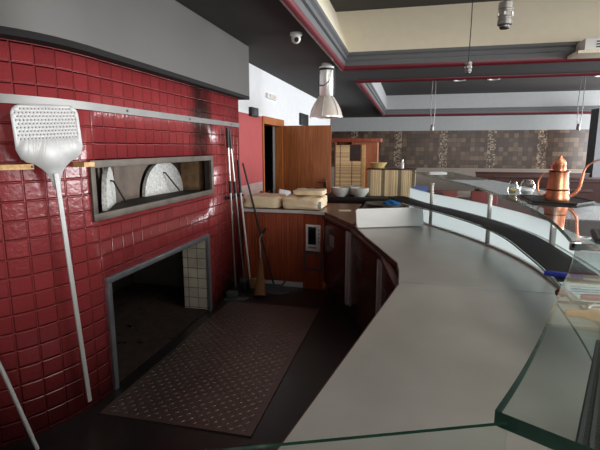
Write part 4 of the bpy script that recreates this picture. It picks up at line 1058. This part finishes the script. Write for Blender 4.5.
# ------------------------------------------------------------------ dining hall beyond the bar
def bench(label, x, y, w, h=1.0, rz=0):
    t = thing('booth_bench', label, 'bench', (x, y, 0), rz, 'dark red wooden booths beyond the bar')
    bm = NB(); b2(bm, (-w/2, .0, .1), (w/2, .06, h-.05)); part('back_panel', bm, M['dark_wood'], t, world=False)
    bm = NB(); b2(bm, (-w/2-.02, -.03, h-.05), (w/2+.02, .09, h), 0, .006); part('top_rail', bm, M['dark_wood'], t, world=False)
    bm = NB(); b2(bm, (-w/2+.05, -.5, .38), (w/2-.05, -.0, .48), 0, .02); part('seat_cushion', bm, M['red_seat'], t, world=False)
    bm = NB(); b2(bm, (-w/2+.05, -.06, .5), (w/2-.05, -.0, h-.3), 0, .015); part('back_cushion', bm, M['red_seat'], t, world=False)
    bm = NB(); b2(bm, (-w/2, -.48, 0), (w/2, .05, .38)); part('plinth', bm, M['dark_wood'], t, world=False)
bench('long dark red booth bench against the beige dado of the far wall', 4.4, 15.0, 4.6, .84)
bench('dark red booth bench just beyond the copper pot tip', 4.1, 9.6, 2.6, .98, PI)
bench('dark red booth bench between the long wall bench and the bar', 3.6, 12.2, 2.9, .88, PI)
bench('short dark red booth bench standing closest to the glass bar', 2.2, 8.2, 1.4, .92, PI)
def table(label, x, y, w, d):
    t = thing('dining_table', label, 'table', (x, y, 0), 0, 'dining tables beyond the bar')
    bm = NB(); b2(bm, (-w/2, -d/2, .72), (w/2, d/2, .76), 0, .006); part('tabletop', bm, M['beige_wall'] if x < 1.2 else M['dark_wood'], t, world=False)
    for sx in (-1, 1):
        for sy in (-1, 1):
            bm = NB(); b2(bm, (sx*(w/2-.06)-.025, sy*(d/2-.06)-.025, 0), (sx*(w/2-.06)+.025, sy*(d/2-.06)+.025, .72)); part('leg', bm, M['dark_wood'], t, world=False)
table('pale topped dining table behind the first chrome post of the bar', .95, 8.8, 1.0, .8)
table('dark dining table in front of the booth benches by the copper pot', 3.9, 7.2, 1.4, .8)
def chair(label, x, y, rz):
    t = thing('dining_chair', label, 'chair', (x, y, 0), rz, 'red chairs beyond the bar')
    bm = NB(); b2(bm, (-.21, -.2, .42), (.21, .2, .48), 0, .015); part('seat', bm, M['red_seat'], t, world=False)
    bm = NB(); b2(bm, (-.2, .18, .56), (.2, .22, .9), 0, .012); part('backrest', bm, M['red_seat'], t, world=False)
    for sx in (-1, 1):
        bm = NB(); tube(bm, [(sx*.19, -.18, 0), (sx*.19, -.18, .42)], .016); part('leg', bm, M['dark_wood'], t, world=False)
        bm = NB(); tube(bm, [(sx*.19, .2, 0), (sx*.19, .2, .88)], .016); part('leg', bm, M['dark_wood'], t, world=False)
chair('red chair at the pale table, nearest the white carton', .62, 7.9, PI)
chair('red chair at the pale table, nearest the second chrome post', 1.22, 7.9, PI)
chair('red chair drawn up to the dark table by the copper pot', 3.6, 6.4, PI)
bm = NB(); b2(bm, (1.12, -.6, .02), (1.18, 2.2, 1.24)); 
# bar's hall side cladding follows the shelf edge
bm.free()
bm = NB(); ribbon(bm, [(.5, 5.9), (.55, 5.4), (.6, 4.9), (.74, 4.3), (.86, 3.6), (.94, 2.9), (.99, 2.3), (1.0, 1.6), (.97, .8), (.92, .2), (.9, -.6)], -.03, 0, 0, .84)
bmx = thing('bar_counter', 'curved dark wooden bar front below the glass display', 'bar', (.9, 2.5, 0)); part('cladding', bm, M['dark_wood'], bmx)
#('curved dark wooden front of the bar below the glass', 'bar front')

# ------------------------------------------------------------------ light
def area(name, loc, rot, sx, sy, power, col=(1, 1, 1)):
    l = bpy.data.lights.new(name, 'AREA'); l.shape = 'RECTANGLE'; l.size = sx; l.size_y = sy; l.energy = power; l.color = col
    o = bpy.data.objects.new(name, l); COL.objects.link(o); o.location = loc; o.rotation_euler = rot
    return o
for i, (a, b) in enumerate([(-1.4, 2.6), (3.2, 7.2), (7.8, 11.8), (12.4, 15.9)]):
    area('daylight', (8.97, (a+b)/2, 1.54), (0, math.radians(90), 0), 2.1, b-a, (130, 450, 590, 560)[i], (.97, .985, 1))
area('daylight', (3.7, -4.45, 1.65), (math.radians(90), 0, 0), 3.0, 1.7, 260, (1, .97, .93))
area('coffer_fill', (1.9, 1.9, 3.44), (0, 0, 0), 2.0, 2.6, 62, (1, .96, .9))  # added fill light that brightens the worktop from above; no fixture there
area('coffer_fill', (4.9, 2.4, 3.44), (0, 0, 0), 2.4, 3.4, 150, (1, .95, .88))  # second added fill, unseen in the coffer, lifts the overall top light
W = bpy.data.worlds.new('sky'); SC.world = W; W.use_nodes = True
W.node_tree.nodes['Background'].inputs[0].default_value = (.8, .88, 1, 1); W.node_tree.nodes['Background'].inputs[1].default_value = 1.2

# ------------------------------------------------------------------ camera
cam = bpy.data.cameras.new('camera'); cam.sensor_width = 36; cam.lens = 450/600*36; cam.clip_start = .02
co = bpy.data.objects.new('camera', cam); COL.objects.link(co); SC.camera = co
co.location = (0, 0, 1.6)
co.rotation_euler = (PI/2-math.atan(78/450), 0, math.atan(108/math.hypot(450, 78)))
vs_ = SC.view_settings; vs_.view_transform = 'Standard'; vs_.look = 'None'; vs_.gamma = 1; vs_.exposure = 0
vs_.use_curve_mapping = False
SC.cycles.transparent_max_bounces = 24; SC.cycles.max_bounces = 10; SC.cycles.diffuse_bounces = 5
SC.cycles.use_denoising = True
